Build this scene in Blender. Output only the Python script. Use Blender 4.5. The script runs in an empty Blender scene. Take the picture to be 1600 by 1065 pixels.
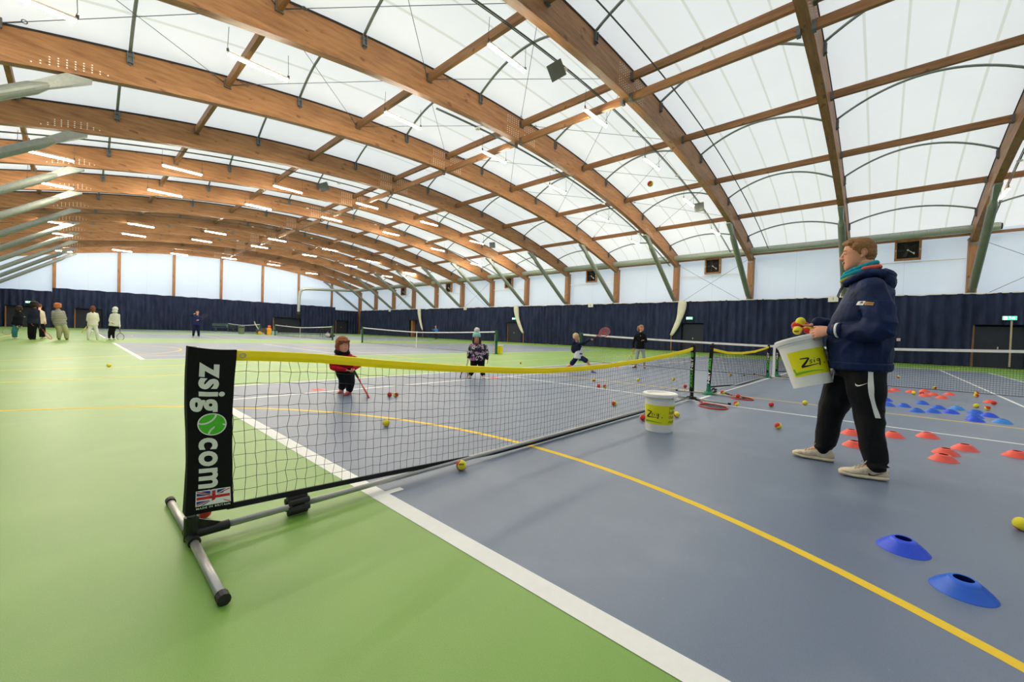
import bpy, bmesh, math, random
from mathutils import Vector, Matrix, noise
from mathutils.bvhtree import BVHTree
random.seed(7)
PI = math.pi
V = Vector
SC = bpy.context.scene
COL = SC.collection

# ------------------------------------------------------------------ camera (measured from the court lines)
CO = V((-1.18655, -2.22300, 0.99253))
YAW, PIT, ROL = 0.7307662, -0.0194463, 0.0324044
FPX, CX, CY = 629.909, 813.4555, 532.5
cf = V((math.cos(YAW)*math.cos(PIT), math.sin(YAW)*math.cos(PIT), math.sin(PIT)))
_r = cf.cross(V((0, 0, 1))).normalized(); _u = _r.cross(cf)
cr = _r*math.cos(ROL) + _u*math.sin(ROL)
cu = -_r*math.sin(ROL) + _u*math.cos(ROL)
def ray(x, y): return cf + cr*((x-CX)/FPX) - cu*((y-CY)/FPX)
def onz(x, y, z=0.0):
    d = ray(x, y); return CO + d*((z-CO.z)/d.z)
def onx(x, y, X):
    d = ray(x, y); return CO + d*((X-CO.x)/d.x)
def ony(x, y, Y):
    d = ray(x, y); return CO + d*((Y-CO.y)/d.y)
def depth_plane(base):
    """points read off the photo, on the upright plane through base that faces the viewer; o = metres nearer"""
    n = V((base[0]-CO.x, base[1]-CO.y, 0)); L = n.length; n.normalize()
    def f(x, y, o=0.0):
        d = ray(x, y); return CO + d*((L-o)/(d.x*n.x+d.y*n.y))
    f.n = n; f.r = V((n.y, -n.x, 0))      # image right
    return f
cam = bpy.data.cameras.new('camera'); camo = bpy.data.objects.new('camera', cam); COL.objects.link(camo)
cam.sensor_width = 36; cam.lens = FPX*36/1600; cam.shift_x = -(CX-800)/1600
M = Matrix((cr, cu, -cf)).transposed().to_4x4(); M.translation = CO
camo.matrix_world = M; cam.clip_start = .05; cam.clip_end = 400
SC.camera = camo

# ------------------------------------------------------------------ materials
def srgb(r, g, b):
    def c(v):
        v /= 255.0
        return v/12.92 if v <= .04045 else ((v+.055)/1.055)**2.4
    return (c(r), c(g), c(b), 1)
MATS = {}
def mat(name, col, rough=.6, metal=0, spec=.5, noise_s=None, noise_a=.12, bump=0, bump_s=60, sheen=0, emit=None, es=0, trans=0):
    if name in MATS: return MATS[name]
    m = bpy.data.materials.new(name); m.use_nodes = True; nt = m.node_tree; N = nt.nodes; L = nt.links
    b = N['Principled BSDF']; c = srgb(*col)
    b.inputs['Base Color'].default_value = c
    b.inputs['Roughness'].default_value = rough; b.inputs['Metallic'].default_value = metal
    b.inputs['Specular IOR Level'].default_value = spec
    if sheen: b.inputs['Sheen Weight'].default_value = sheen
    tc = N.new('ShaderNodeTexCoord')
    n = N.new('ShaderNodeTexNoise'); n.inputs['Scale'].default_value = noise_s or 6; n.inputs['Detail'].default_value = 5
    L.new(tc.outputs['Object'], n.inputs['Vector'])
    mx = N.new('ShaderNodeMix'); mx.data_type = 'RGBA'
    a = noise_a
    mx.inputs[6].default_value = (c[0]*(1-a), c[1]*(1-a), c[2]*(1-a), 1)
    mx.inputs[7].default_value = (min(1, c[0]*(1+a)), min(1, c[1]*(1+a)), min(1, c[2]*(1+a)), 1)
    L.new(n.outputs['Fac'], mx.inputs[0]); L.new(mx.outputs[2], b.inputs['Base Color'])
    if bump:
        n2 = N.new('ShaderNodeTexNoise'); n2.inputs['Scale'].default_value = bump_s; n2.inputs['Detail'].default_value = 3
        L.new(tc.outputs['Object'], n2.inputs['Vector'])
        bp = N.new('ShaderNodeBump'); bp.inputs['Strength'].default_value = bump; bp.inputs['Distance'].default_value = .01
        L.new(n2.outputs['Fac'], bp.inputs['Height']); L.new(bp.outputs['Normal'], b.inputs['Normal'])
    if emit:
        b.inputs['Emission Color'].default_value = srgb(*emit); b.inputs['Emission Strength'].default_value = es
    MATS[name] = m; return m

def node_mat(name, build):
    if name in MATS: return MATS[name]
    m = bpy.data.materials.new(name); m.use_nodes = True; nt = m.node_tree
    build(nt, nt.nodes, nt.links, nt.nodes['Principled BSDF']); MATS[name] = m; return m

def ramp(N, stops):
    r = N.new('ShaderNodeValToRGB'); e = r.color_ramp.elements
    e[0].position, e[0].color = stops[0]; e[1].position, e[1].color = stops[-1]
    for p, c in stops[1:-1]:
        x = e.new(p); x.color = c
    return r

def wood_build(dirx, dark=1.0, swap=False):
    def f(nt, N, L, b):
        tc = N.new('ShaderNodeTexCoord'); mp = N.new('ShaderNodeMapping')
        mp.inputs['Scale'].default_value = dirx
        L.new(tc.outputs['Object'], mp.inputs['Vector'])
        n = N.new('ShaderNodeTexNoise'); n.inputs['Scale'].default_value = 2.2; n.inputs['Detail'].default_value = 8; n.inputs['Roughness'].default_value = .65
        L.new(mp.outputs['Vector'], n.inputs['Vector'])
        r = ramp(N, [(.3, srgb(128*dark, 84*dark, 47*dark)), (.55, srgb(161*dark, 112*dark, 67*dark)), (.8, srgb(182*dark, 134*dark, 84*dark))])
        L.new(n.outputs['Fac'], r.inputs['Fac'])
        v = N.new('ShaderNodeTexNoise'); v.inputs['Scale'].default_value = 7; v.inputs['Detail'].default_value = 2
        mp2 = N.new('ShaderNodeMapping'); mp2.inputs['Scale'].default_value = tuple(.35+.45*min(1, s/4) if s > 1 else .35 for s in dirx)
        L.new(tc.outputs['Object'], mp2.inputs['Vector']); L.new(mp2.outputs['Vector'], v.inputs['Vector'])
        r2 = ramp(N, [(.66, (0, 0, 0, 1)), (.72, (1, 1, 1, 1))])
        L.new(v.outputs['Fac'], r2.inputs['Fac'])
        mx = N.new('ShaderNodeMix'); mx.data_type = 'RGBA'; mx.inputs[7].default_value = srgb(98, 58, 30)
        mu = N.new('ShaderNodeMath'); mu.operation = 'MULTIPLY'; mu.inputs[1].default_value = .7
        L.new(r2.outputs['Color'], mu.inputs[0]); L.new(mu.outputs[0], mx.inputs[0]); L.new(r.outputs['Color'], mx.inputs[6])
        L.new(mx.outputs[2], b.inputs['Base Color']); b.inputs['Roughness'].default_value = .55
    return f
WOODX = node_mat('timber_along_x', wood_build((.5, 5, 5)))
WOODY = node_mat('timber_along_y', wood_build((5, .5, 5)))
WOODZ = node_mat('timber_upright', wood_build((5, 5, .5)))
DARKSTRIP = mat('black_sealing_strip', (28, 24, 22), .7)
STEEL = mat('galvanised_grey_green_steel', (138, 143, 137), .45, .3, noise_s=14, noise_a=.22)
STEELP = mat('painted_green_grey_steel', (134, 140, 132), .5, .25, noise_s=9, noise_a=.2)
BRACK = mat('dark_zinc_bracket', (116, 118, 118), .5, .5)
CABLE = mat('steel_cable', (90, 92, 92), .5, .4)
CONDUIT = mat('grey_conduit', (92, 100, 98), .5, .3)
DUCT = mat('silver_green_duct', (172, 180, 168), .35, .35, noise_s=12, noise_a=.12)
WHITEP = mat('white_plastic', (232, 228, 218), .45)
WHITEC = mat('white_tape_cloth', (236, 232, 226), .8)
BLACKP = mat('black_plastic', (26, 25, 25), .45)
BLACKR = mat('black_rubber', (40, 36, 34), .65)
BLACKF = mat('black_net_cord', (22, 24, 28), .8)
DGREEN = mat('dark_green_post_paint', (22, 84, 52), .45)
def thin_build(c, tr):
    def f(nt, N, L, b):
        out = N['Material Output']; t = N.new('ShaderNodeBsdfTranslucent'); t.inputs[0].default_value = c; b.inputs['Base Color'].default_value = c; b.inputs['Roughness'].default_value = .5
        tc = N.new('ShaderNodeTexCoord'); n = N.new('ShaderNodeTexNoise'); n.inputs['Scale'].default_value = 9; L.new(tc.outputs['Object'], n.inputs['Vector'])
        mc = N.new('ShaderNodeMix'); mc.data_type = 'RGBA'; mc.inputs[6].default_value = tuple(v*.93 for v in c[:3])+(1,); mc.inputs[7].default_value = c; L.new(n.outputs['Fac'], mc.inputs[0]); L.new(mc.outputs[2], b.inputs['Base Color'])
        m = N.new('ShaderNodeMixShader'); m.inputs[0].default_value = tr; L.new(b.outputs[0], m.inputs[1]); L.new(t.outputs[0], m.inputs[2]); L.new(m.outputs[0], out.inputs['Surface'])
    return f
YELTAPE = node_mat('yellow_vinyl_tape', thin_build(srgb(255, 240, 14), .35))
ALU = mat('brushed_aluminium_tube', (196, 192, 186), .38, .55, noise_s=30, noise_a=.1)
LINEW = mat('white_court_paint', (240, 238, 232), .7, noise_s=30, noise_a=.05)
LINEY = mat('yellow_court_paint', (240, 200, 40), .7, noise_s=30, noise_a=.05)
GREENPL = mat('green_plastic_foot', (20, 120, 84), .5)

def floor_build(base, dark, light, hue2):
    def f(nt, N, L, b):
        tc = N.new('ShaderNodeTexCoord')
        n = N.new('ShaderNodeTexNoise'); n.inputs['Scale'].default_value = .35; n.inputs['Detail'].default_value = 6; n.inputs['Roughness'].default_value = .55
        L.new(tc.outputs['Object'], n.inputs['Vector'])
        r = ramp(N, [(.3, dark), (.7, base)])
        L.new(n.outputs['Fac'], r.inputs['Fac'])
        # fine grit
        g = N.new('ShaderNodeTexNoise'); g.inputs['Scale'].default_value = 260; g.inputs['Detail'].default_value = 2
        L.new(tc.outputs['Object'], g.inputs['Vector'])
        mg = N.new('ShaderNodeMix'); mg.data_type = 'RGBA'; mg.blend_type = 'OVERLAY'; mg.inputs[0].default_value = .22
        L.new(r.outputs['Color'], mg.inputs[6]); L.new(g.outputs['Fac'], mg.inputs[7])
        # scuffs: pale specks and scratches
        mp = N.new('ShaderNodeMapping'); mp.inputs['Scale'].default_value = (1, 3.2, 1); mp.inputs['Rotation'].default_value = (0, 0, .7)
        L.new(tc.outputs['Object'], mp.inputs['Vector'])
        s = N.new('ShaderNodeTexNoise'); s.inputs['Scale'].default_value = 9; s.inputs['Detail'].default_value = 10; s.inputs['Roughness'].default_value = .72
        L.new(mp.outputs['Vector'], s.inputs['Vector'])
        rs = ramp(N, [(.665, (0, 0, 0, 1)), (.75, (.6, .6, .6, 1))])
        L.new(s.outputs['Fac'], rs.inputs['Fac'])
        ms = N.new('ShaderNodeMix'); ms.data_type = 'RGBA'; ms.inputs[7].default_value = light
        L.new(rs.outputs['Color'], ms.inputs[0]); L.new(mg.outputs[2], ms.inputs[6])
        # worn broad patches
        w = N.new('ShaderNodeTexNoise'); w.inputs['Scale'].default_value = 1.7; w.inputs['Detail'].default_value = 7
        L.new(tc.outputs['Object'], w.inputs['Vector'])
        rw = ramp(N, [(.52, (0, 0, 0, 1)), (.75, (.35, .35, .35, 1))])
        L.new(w.outputs['Fac'], rw.inputs['Fac'])
        mw = N.new('ShaderNodeMix'); mw.data_type = 'RGBA'; mw.inputs[7].default_value = hue2
        L.new(rw.outputs['Color'], mw.inputs[0]); L.new(ms.outputs[2], mw.inputs[6])
        L.new(mw.outputs[2], b.inputs['Base Color'])
        b.inputs['Roughness'].default_value = .43; b.inputs['Specular IOR Level'].default_value = .5
        bp = N.new('ShaderNodeBump'); bp.inputs['Strength'].default_value = .25; bp.inputs['Distance'].default_value = .002
        L.new(g.outputs['Fac'], bp.inputs['Height']); L.new(bp.outputs['Normal'], b.inputs['Normal'])
    return f
GREEN = node_mat('green_acrylic_court', floor_build(srgb(126, 166, 70), srgb(110, 152, 58), srgb(180, 206, 140), srgb(146, 180, 92)))
BLUE = node_mat('slate_blue_acrylic_court', floor_build(srgb(114, 126, 146), srgb(103, 115, 136), srgb(212, 212, 212), srgb(144, 152, 166)))

def membrane_build(tint, trans, seam_axis, seam_step, seam_w, seam_dark, seam_off=0.0, opaque=False):
    def f(nt, N, L, b):
        N.remove(b); out = N['Material Output']
        tc = N.new('ShaderNodeTexCoord'); sx = N.new('ShaderNodeSeparateXYZ'); L.new(tc.outputs['Object'], sx.inputs[0])
        a = N.new('ShaderNodeMath'); a.operation = 'ADD'; a.inputs[1].default_value = seam_off + 1000*seam_step; L.new(sx.outputs[seam_axis], a.inputs[0])
        d = N.new('ShaderNodeMath'); d.operation = 'DIVIDE'; d.inputs[1].default_value = seam_step; L.new(a.outputs[0], d.inputs[0])
        fr = N.new('ShaderNodeMath'); fr.operation = 'FRACT'; L.new(d.outputs[0], fr.inputs[0])
        lt = N.new('ShaderNodeMath'); lt.operation = 'LESS_THAN'; lt.inputs[1].default_value = seam_w/seam_step; L.new(fr.outputs[0], lt.inputs[0])
        n = N.new('ShaderNodeTexNoise'); n.inputs['Scale'].default_value = .5; n.inputs['Detail'].default_value = 5; L.new(tc.outputs['Object'], n.inputs['Vector'])
        c1 = N.new('ShaderNodeMix'); c1.data_type = 'RGBA'
        c1.inputs[6].default_value = (tint[0]*.93, tint[1]*.93, tint[2]*.94, 1); c1.inputs[7].default_value = (tint[0], tint[1], tint[2], 1)
        L.new(n.outputs['Fac'], c1.inputs[0])
        c2 = N.new('ShaderNodeMix'); c2.data_type = 'RGBA'; c2.inputs[7].default_value = (tint[0]*seam_dark, tint[1]*seam_dark, tint[2]*seam_dark*.93, 1)
        L.new(lt.outputs[0], c2.inputs[0]); L.new(c1.outputs[2], c2.inputs[6])
        df = N.new('ShaderNodeBsdfDiffuse'); tr = N.new('ShaderNodeBsdfTranslucent'); mx = N.new('ShaderNodeMixShader'); mx.inputs[0].default_value = trans
        L.new(c2.outputs[2], df.inputs[0]); L.new(c2.outputs[2], tr.inputs[0]); L.new(df.outputs[0], mx.inputs[1]); L.new(tr.outputs[0], mx.inputs[2])
        L.new(mx.outputs[0], out.inputs['Surface'])
    return f

def curtain_mat():
    def f(nt, N, L, b):
        tc = N.new('ShaderNodeTexCoord'); mp = N.new('ShaderNodeMapping'); mp.inputs['Scale'].default_value = (1, 1, .25)
        L.new(tc.outputs['Object'], mp.inputs['Vector'])
        n = N.new('ShaderNodeTexNoise'); n.inputs['Scale'].default_value = 3; n.inputs['Detail'].default_value = 6; L.new(mp.outputs[0], n.inputs['Vector'])
        r = ramp(N, [(.3, srgb(36, 43, 66)), (.75, srgb(54, 62, 90))]); L.new(n.outputs['Fac'], r.inputs['Fac'])
        L.new(r.outputs['Color'], b.inputs['Base Color']); b.inputs['Roughness'].default_value = .9
        b.inputs['Specular IOR Level'].default_value = .1
    return f
CURT = node_mat('navy_curtain_cloth', curtain_mat())

# ------------------------------------------------------------------ mesh builder
class MB:
    def __init__(s): s.v = []; s.f = []; s.m = []; s.cur = 0
    def add(s, vs, fs, m=None):
        o = len(s.v); s.v += [tuple(v) for v in vs]; mi = s.cur if m is None else m
        for f in fs: s.f.append([i+o for i in f]); s.m.append(mi)
        return s
    def box(s, c, d, rot=None, m=None):
        x, y, z = d[0]/2, d[1]/2, d[2]/2
        vs = [V((i*x, j*y, k*z)) for i in (-1, 1) for j in (-1, 1) for k in (-1, 1)]
        if rot is not None: vs = [rot @ v for v in vs]
        c = V(c); return s.add([v+c for v in vs], [(0, 1, 3, 2), (4, 6, 7, 5), (0, 4, 5, 1), (2, 3, 7, 6), (0, 2, 6, 4), (1, 5, 7, 3)], m)
    def beam(s, a, b, w, h, up=V((0, 0, 1)), m=None):
        a = V(a); b = V(b); d = (b-a).normalized(); sd = d.cross(up).normalized(); u = sd.cross(d)
        R = Matrix((d, sd, u)).transposed(); return s.box((a+b)/2, ((b-a).length, w, h), R, m)
    def tube(s, pts, r, n=8, closed=False, caps=True, m=None, up=None):
        pts = [V(p) for p in pts]; N = len(pts); rs = r if isinstance(r, (list, tuple)) else [r]*N
        vs = []; prev = None
        for i, p in enumerate(pts):
            if closed: t = (pts[(i+1) % N]-pts[i-1]).normalized()
            else: t = (pts[min(i+1, N-1)]-pts[max(i-1, 0)]).normalized()
            if prev is None:
                a = up or (V((0, 0, 1)) if abs(t.z) < .9 else V((1, 0, 0)))
                x = t.cross(a).normalized()
            else: x = (prev - t*prev.dot(t)).normalized()
            prev = x; y = t.cross(x)
            for k in range(n):
                th = 2*PI*k/n; vs.append(p + x*(rs[i]*math.cos(th)) + y*(rs[i]*math.sin(th)))
        fs = []
        for i in range(N if closed else N-1):
            j = (i+1) % N
            for k in range(n): fs.append((i*n+k, i*n+(k+1) % n, j*n+(k+1) % n, j*n+k))
        if caps and not closed: fs.append(tuple(range(n-1, -1, -1))); fs.append(tuple((N-1)*n+k for k in range(n)))
        return s.add(vs, fs, m)
    def lathe(s, prof, c=(0, 0, 0), n=24, R=None, m=None, cap=False):
        vs = []; c = V(c)
        for (r, z) in prof:
            for k in range(n):
                v = V((r*math.cos(2*PI*k/n), r*math.sin(2*PI*k/n), z))
                if R is not None: v = R @ v
                vs.append(v+c)
        fs = []
        for i in range(len(prof)-1):
            for k in range(n): fs.append((i*n+k, i*n+(k+1) % n, (i+1)*n+(k+1) % n, (i+1)*n+k))
        if cap: fs.append(tuple(range(n-1, -1, -1))); fs.append(tuple((len(prof)-1)*n+k for k in range(n)))
        return s.add(vs, fs, m)
    def sphere(s, c, r, nu=16, nv=10, ax=None, m=None):
        c = V(c); r = r if isinstance(r, (tuple, list)) else (r, r, r); vs = []
        for i in range(nv+1):
            ph = PI*i/nv
            for k in range(nu):
                th = 2*PI*k/nu; v = V((r[0]*math.sin(ph)*math.cos(th), r[1]*math.sin(ph)*math.sin(th), r[2]*math.cos(ph)))
                if ax is not None: v = ax @ v
                vs.append(c+v)
        fs = []
        for i in range(nv):
            for k in range(nu): fs.append((i*nu+k, (i+1)*nu+k, (i+1)*nu+(k+1) % nu, i*nu+(k+1) % nu))
        return s.add(vs, fs, m)
    def quad(s, a, b, c, d, m=None): return s.add([a, b, c, d], [(0, 1, 2, 3)], m)
    def strip(s, L, R, m=None):
        n = len(L); vs = [V(p) for p in L]+[V(p) for p in R]
        return s.add(vs, [(i, i+1, n+i+1, n+i) for i in range(n-1)], m)
    def build(s, name, mats, parent=None, smooth=False, loc=None, weld=False):
        me = bpy.data.meshes.new(name); me.from_pydata(s.v, [], s.f)
        if not isinstance(mats, (list, tuple)): mats = [mats]
        for m in mats: me.materials.append(m)
        if len(mats) > 1: me.polygons.foreach_set('material_index', s.m)
        if smooth: me.polygons.foreach_set('use_smooth', [True]*len(me.polygons))
        if weld:
            bm = bmesh.new(); bm.from_mesh(me); bmesh.ops.remove_doubles(bm, verts=bm.verts, dist=1e-5); bm.to_mesh(me); bm.free()
        me.update()
        o = bpy.data.objects.new(name, me); COL.objects.link(o)
        if parent is not None: o.parent = parent
        if loc is not None:
            loc = V(loc)
            me.transform(Matrix.Translation(-loc)) if parent is None else None
            o.location = loc
        return o

def tag(o, label=None, cat=None, group=None, kind=None):
    if label: o['label'] = label
    if cat: o['category'] = cat
    if group: o['group'] = group
    if kind: o['kind'] = kind
    return o
def thing(name, label, cat, loc=(0, 0, 0), group=None):
    """an Empty at the thing's base; parts are built in world coordinates and then parented to it"""
    o = bpy.data.objects.new(name, None); COL.objects.link(o); o.location = loc; o.empty_display_size = .1
    return tag(o, label, cat, group)
def part(mb, name, mats, t, smooth=False, label=None, weld=False):
    """mesh given in world coordinates, stored in the parent's local frame (parents carry only translation)"""
    off = V((0, 0, 0)); p = t
    while p is not None: off += p.location; p = p.parent
    mb.v = [tuple(V(v)-off) for v in mb.v]
    o = mb.build(name, mats, t, smooth, weld=weld)
    if label: o['label'] = label
    return o
def dup(root, loc, label=None, group=None):
    r = root.copy(); COL.objects.link(r); r.location = loc
    if label: r['label'] = label
    if group: r['group'] = group
    for ch in list(root.children):
        c = ch.copy(); COL.objects.link(c); c.parent = r
        for g in list(ch.children):
            d = g.copy(); COL.objects.link(d); d.parent = c
    return r
ORD = ['zeroth', 'first', 'second', 'third', 'fourth', 'fifth', 'sixth', 'seventh', 'eighth', 'ninth', 'tenth', 'eleventh', 'twelfth', 'thirteenth', 'fourteenth', 'fifteenth', 'sixteenth', 'seventeenth', 'eighteenth']
def lerp(a, b, t): return a + (b-a)*t
def interp(tab, x):
    if x <= tab[0][0]: return tab[0][1]
    for (x0, y0), (x1, y1) in zip(tab, tab[1:]):
        if x <= x1: return y0+(y1-y0)*(x-x0)/(x1-x0)
    return tab[-1][1]

def text2d(s, size, bold=0.0, spacing=1.0, align='CENTER', shear=0.0):
    cu_ = bpy.data.curves.new('t', 'FONT'); cu_.body = s; cu_.size = size; cu_.offset = bold; cu_.space_character = spacing
    cu_.align_x = align; cu_.align_y = 'CENTER'; cu_.shear = shear; cu_.resolution_u = 4; cu_.fill_mode = 'FRONT'
    o = bpy.data.objects.new('t', cu_); COL.objects.link(o)
    dg = bpy.context.evaluated_depsgraph_get(); me = o.evaluated_get(dg).to_mesh()
    vs = [v.co.copy() for v in me.vertices]; fs = [tuple(p.vertices) for p in me.polygons]
    o.evaluated_get(dg).to_mesh_clear(); bpy.data.objects.remove(o); bpy.data.curves.remove(cu_)
    return vs, fs
def stroke2d(pts, w0, w1=None):
    """brush stroke ribbon in 2D"""
    w1 = w0 if w1 is None else w1; n = len(pts); L = []; R = []
    for i, p in enumerate(pts):
        a = pts[max(0, i-1)]; b = pts[min(n-1, i+1)]; d = V((b[0]-a[0], b[1]-a[1], 0)).normalized(); q = V((-d.y, d.x, 0))
        w = lerp(w0, w1, i/(n-1))/2; L.append(V((p[0], p[1], 0))+q*w); R.append(V((p[0], p[1], 0))-q*w)
    return L+R, [(i, i+1, n+i+1, n+i) for i in range(n-1)]
# ================================================================== THE HALL
XC = 11.885; RAD = 59.0; ZT = 10.32; XR = 30.5; XL = 2*XC-XR
Y0 = -5.6; PIT_Y = 5.19; KMIN, KMAX = -1, 13
def YK(k): return Y0+PIT_Y*k
def atop(x): return ZT - (RAD-math.sqrt(RAD*RAD-(x-XC)**2))
CP = 17.39     # spacing of the courts
YBACK = -14.5; YEND = YK(13)+.35

# ---- floor with its painted courts
fl = MB()
fl.quad((XL-.6, YBACK-1, 0), (XR+1, YBACK-1, 0), (XR+1, YEND+1, 0), (XL-.6, YEND+1, 0), m=0)
def rect(x0, x1, y0, y1, z, m): fl.quad((x0, y0, z), (x1, y0, z), (x1, y1, z), (x0, y1, z), m)
def ln(x0, y0, x1, y1, w, z, m):
    d = V((x1-x0, y1-y0, 0)).normalized(); q = V((-d.y, d.x, 0))*(w/2); a = V((x0, y0, z)); b = V((x1, y1, z))
    fl.quad(a-q, b-q, b+q, a+q, m)
def arc(cx, cy, r, a0, a1, w, z, m, n=64):
    A = [a0+(a1-a0)*i/n for i in range(n+1)]
    fl.strip([(cx+(r-w/2)*math.cos(t), cy+(r-w/2)*math.sin(t), z) for t in A], [(cx+(r+w/2)*math.cos(t), cy+(r+w/2)*math.sin(t), z) for t in A], m)
for c in range(4):
    y = CP*c; zb, zy, zw = .0006, .0012, .0018
    rect(0, 23.77, y-5.485, y+5.485, zb, 1)
    # netball court
    g0, g1 = -3.42, 27.1
    for gx in (g0, g1): ln(gx, y-7.62, gx, y+7.62, .05, zy, 3)
    for s in (-1, 1): ln(g0, y+7.6*s, g1, y+7.6*s, .05, zy, 3)
    for gx in (6.76, 16.92): ln(gx, y-7.6, gx, y+7.6, .05, zy, 3)
    arc(g0, y, 4.955, -PI/2, PI/2, .055, zy, 3); arc(g1, y, 4.955, PI/2, 3*PI/2, .055, zy, 3)
    arc(XC, y, .45, 0, 2*PI, .05, zy, 3)
    # tennis court
    rect(0, .1, y-5.485, y+5.485, zw, 2); rect(23.67, 23.77, y-5.485, y+5.485, zw, 2)
    for s in (-1, 1):
        ln(0, y+5.46*s, 23.77, y+5.46*s, .05, zw, 2); ln(.1, y+4.09*s, 23.67, y+4.09*s, .05, zw, 2)
    for sx in (5.46, 18.31): ln(sx, y-4.115, sx, y+4.115, .05, zw, 2)
    ln(5.485, y, 18.285, y, .05, zw, 2)
    rect(.1, .2, y-.05, y, zw, 2) if c == 0 else rect(.1, .2, y-.025, y+.025, zw, 2)
    rect(23.57, 23.67, y-.025, y+.025, zw, 2)
o = fl.build('floor', [GREEN, BLUE, LINEW, LINEY]); tag(o, kind='structure')

# ---- roof membrane
MEMB = node_mat('white_translucent_roof_membrane', membrane_build((.88, .878, .872), .43, 1, PIT_Y/5, .07, .80, seam_off=-Y0+.03))
PANEL = node_mat('pale_blue_translucent_wall_sheet', membrane_build((.66, .74, .84), .25, 1, PIT_Y/2, .02, .8, seam_off=-Y0+.01))
PANELX = node_mat('pale_blue_translucent_end_sheet', membrane_build((.64, .74, .87), .27, 0, 2.35, .02, .8, seam_off=0.0))
LOWWALL = mat('dark_grey_wall_behind_curtain', (46, 50, 60), .85)
def edge(x):
    d = XR+.25-abs(x-XC)-XC+0.0
    d = (XR+.25-XC)-abs(x-XC)
    return math.sqrt(max(0, min(1, d/4.6)))
def roofz(x, t): return atop(x)+.03+1.02*edge(x)*4*t*(1-t)
mb = MB(); NX, NT = 46, 10
for k in range(KMIN-1, KMAX):
    vs = []
    for i in range(NX+1):
        x = lerp(XL-.25, XR+.25, i/NX)
        for j in range(NT+1): vs.append((x, YK(k)+PIT_Y*j/NT, roofz(x, j/NT)))
    mb.add(vs, [(i*(NT+1)+j, (i+1)*(NT+1)+j, (i+1)*(NT+1)+j+1, i*(NT+1)+j+1) for i in range(NX) for j in range(NT)])
o = mb.build('ceiling', MEMB, smooth=True, weld=True); tag(o, kind='structure')

# ---- walls
mb = MB()
for sgn, nm in ((1, 'wall_right'), (-1, 'wall_left')):
    mb = MB(); xw = XC+sgn*(XR+.28-XC)
    zt = atop(XR+.25)+.05
    mb.box((xw+.05*sgn, (YBACK+YEND)/2, 1.85), (.1, YEND-YBACK, 3.7), m=1)
    mb.quad((xw, YBACK, 3.7), (xw, YEND, 3.7), (xw, YEND, zt), (xw, YBACK, zt), m=0)
    tag(mb.build(nm, [PANEL, LOWWALL]), kind='structure')
for nm, yw, s in (('wall_far', YEND, 1), ('wall_back', YBACK, -1)):
    mb = MB(); mb.box((XC, yw+.05*s, 1.85), (2*(XR-XC)+.7, .1, 3.7), m=1)
    xs = [lerp(XL-.28, XR+.28, i/40) for i in range(41)]
    A = [(x, yw, 3.7) for x in xs]; B = [(x, yw, atop(x)+.06) for x in xs]
    mb.strip(A, B, m=0)
    tag(mb.build(nm, [PANELX, LOWWALL]), kind='structure')

# ---- laminated timber arches
def build_arch():
    mb = MB(); n = 60; w = .13; L = []
    xs = [lerp(XL-.05, XR+.05, i/n) for i in range(n+1)]
    for x in xs:
        q = abs(x-XC)/(XR-XC); dep = .98-.16*q**3
        L.append((x, atop(x), atop(x)-dep*(1+.05*q)))
    vs = []
    for x, a, b in L: vs += [(x, -w, a), (x, w, a), (x, w, b), (x, -w, b)]
    fs = []
    for i in range(n):
        for j in range(4): fs.append((i*4+j, i*4+(j+1) % 4, (i+1)*4+(j+1) % 4, (i+1)*4+j))
    fs += [(3, 2, 1, 0), (n*4, n*4+1, n*4+2, n*4+3)]
    o = mb.add(vs, fs).build('timber_arch', WOODX)
    tb = MB(); vs = []
    for x, a, b in L: vs += [(x, -w-.02, a+.03), (x, w+.02, a+.03), (x, w+.02, a-.025), (x, -w-.02, a-.025)]
    tb.add(vs, fs); part(tb, 'sealing_strip', DARKSTRIP, o)
    # steel dowels showing on the face at the crown splice and at the strut joints
    db = MB()
    def dowel(x, z):
        for s in (-1, 1): db.tube([(x, s*(w-.01), z), (x, s*(w+.006), z)], .019, 6)
    for side in (-1, 1):
        for zr in (0, 1):
            for i in range(6):
                for j in range(4):
                    x = XC+side*(.22+.13*i); dowel(x, atop(x)-.16-.085*j-.45*zr)
    for side in (-1, 1):
        xc = XC+side*13.1; sl = -side*13.1/57.5
        for i in range(10):
            for j in range(4):
                if (i in (0, 9) and j != 3) or (i in (1, 8) and j < 2): continue
                x = xc+side*(.16*i-.7); dowel(x, atop(x)-.62-.07*j)
    tag(part(db, 'dowel_pattern', mat('pale_dowel_heads', (238, 234, 224), .5), o), kind='stuff')
    return o
arch0 = build_arch()
for k in range(KMIN, KMAX+1):
    o = arch0 if k == KMIN else dup(arch0, (0, 0, 0))
    o.location = (0, YK(k), 0)
    n = KMAX-k+1
    if n == 1: lb = 'curved laminated timber roof arch set against the far end wall'
    elif k == 0: lb = 'curved laminated timber roof arch leaving the frame at the upper right edge'
    elif k == 1: lb = 'curved laminated timber roof arch landing behind the standing coach'
    else: lb = f'curved laminated timber roof arch, {ORD[n]} counted from the far end wall'
    tag(o, lb, 'roof arch', 'laminated timber roof arches')

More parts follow.
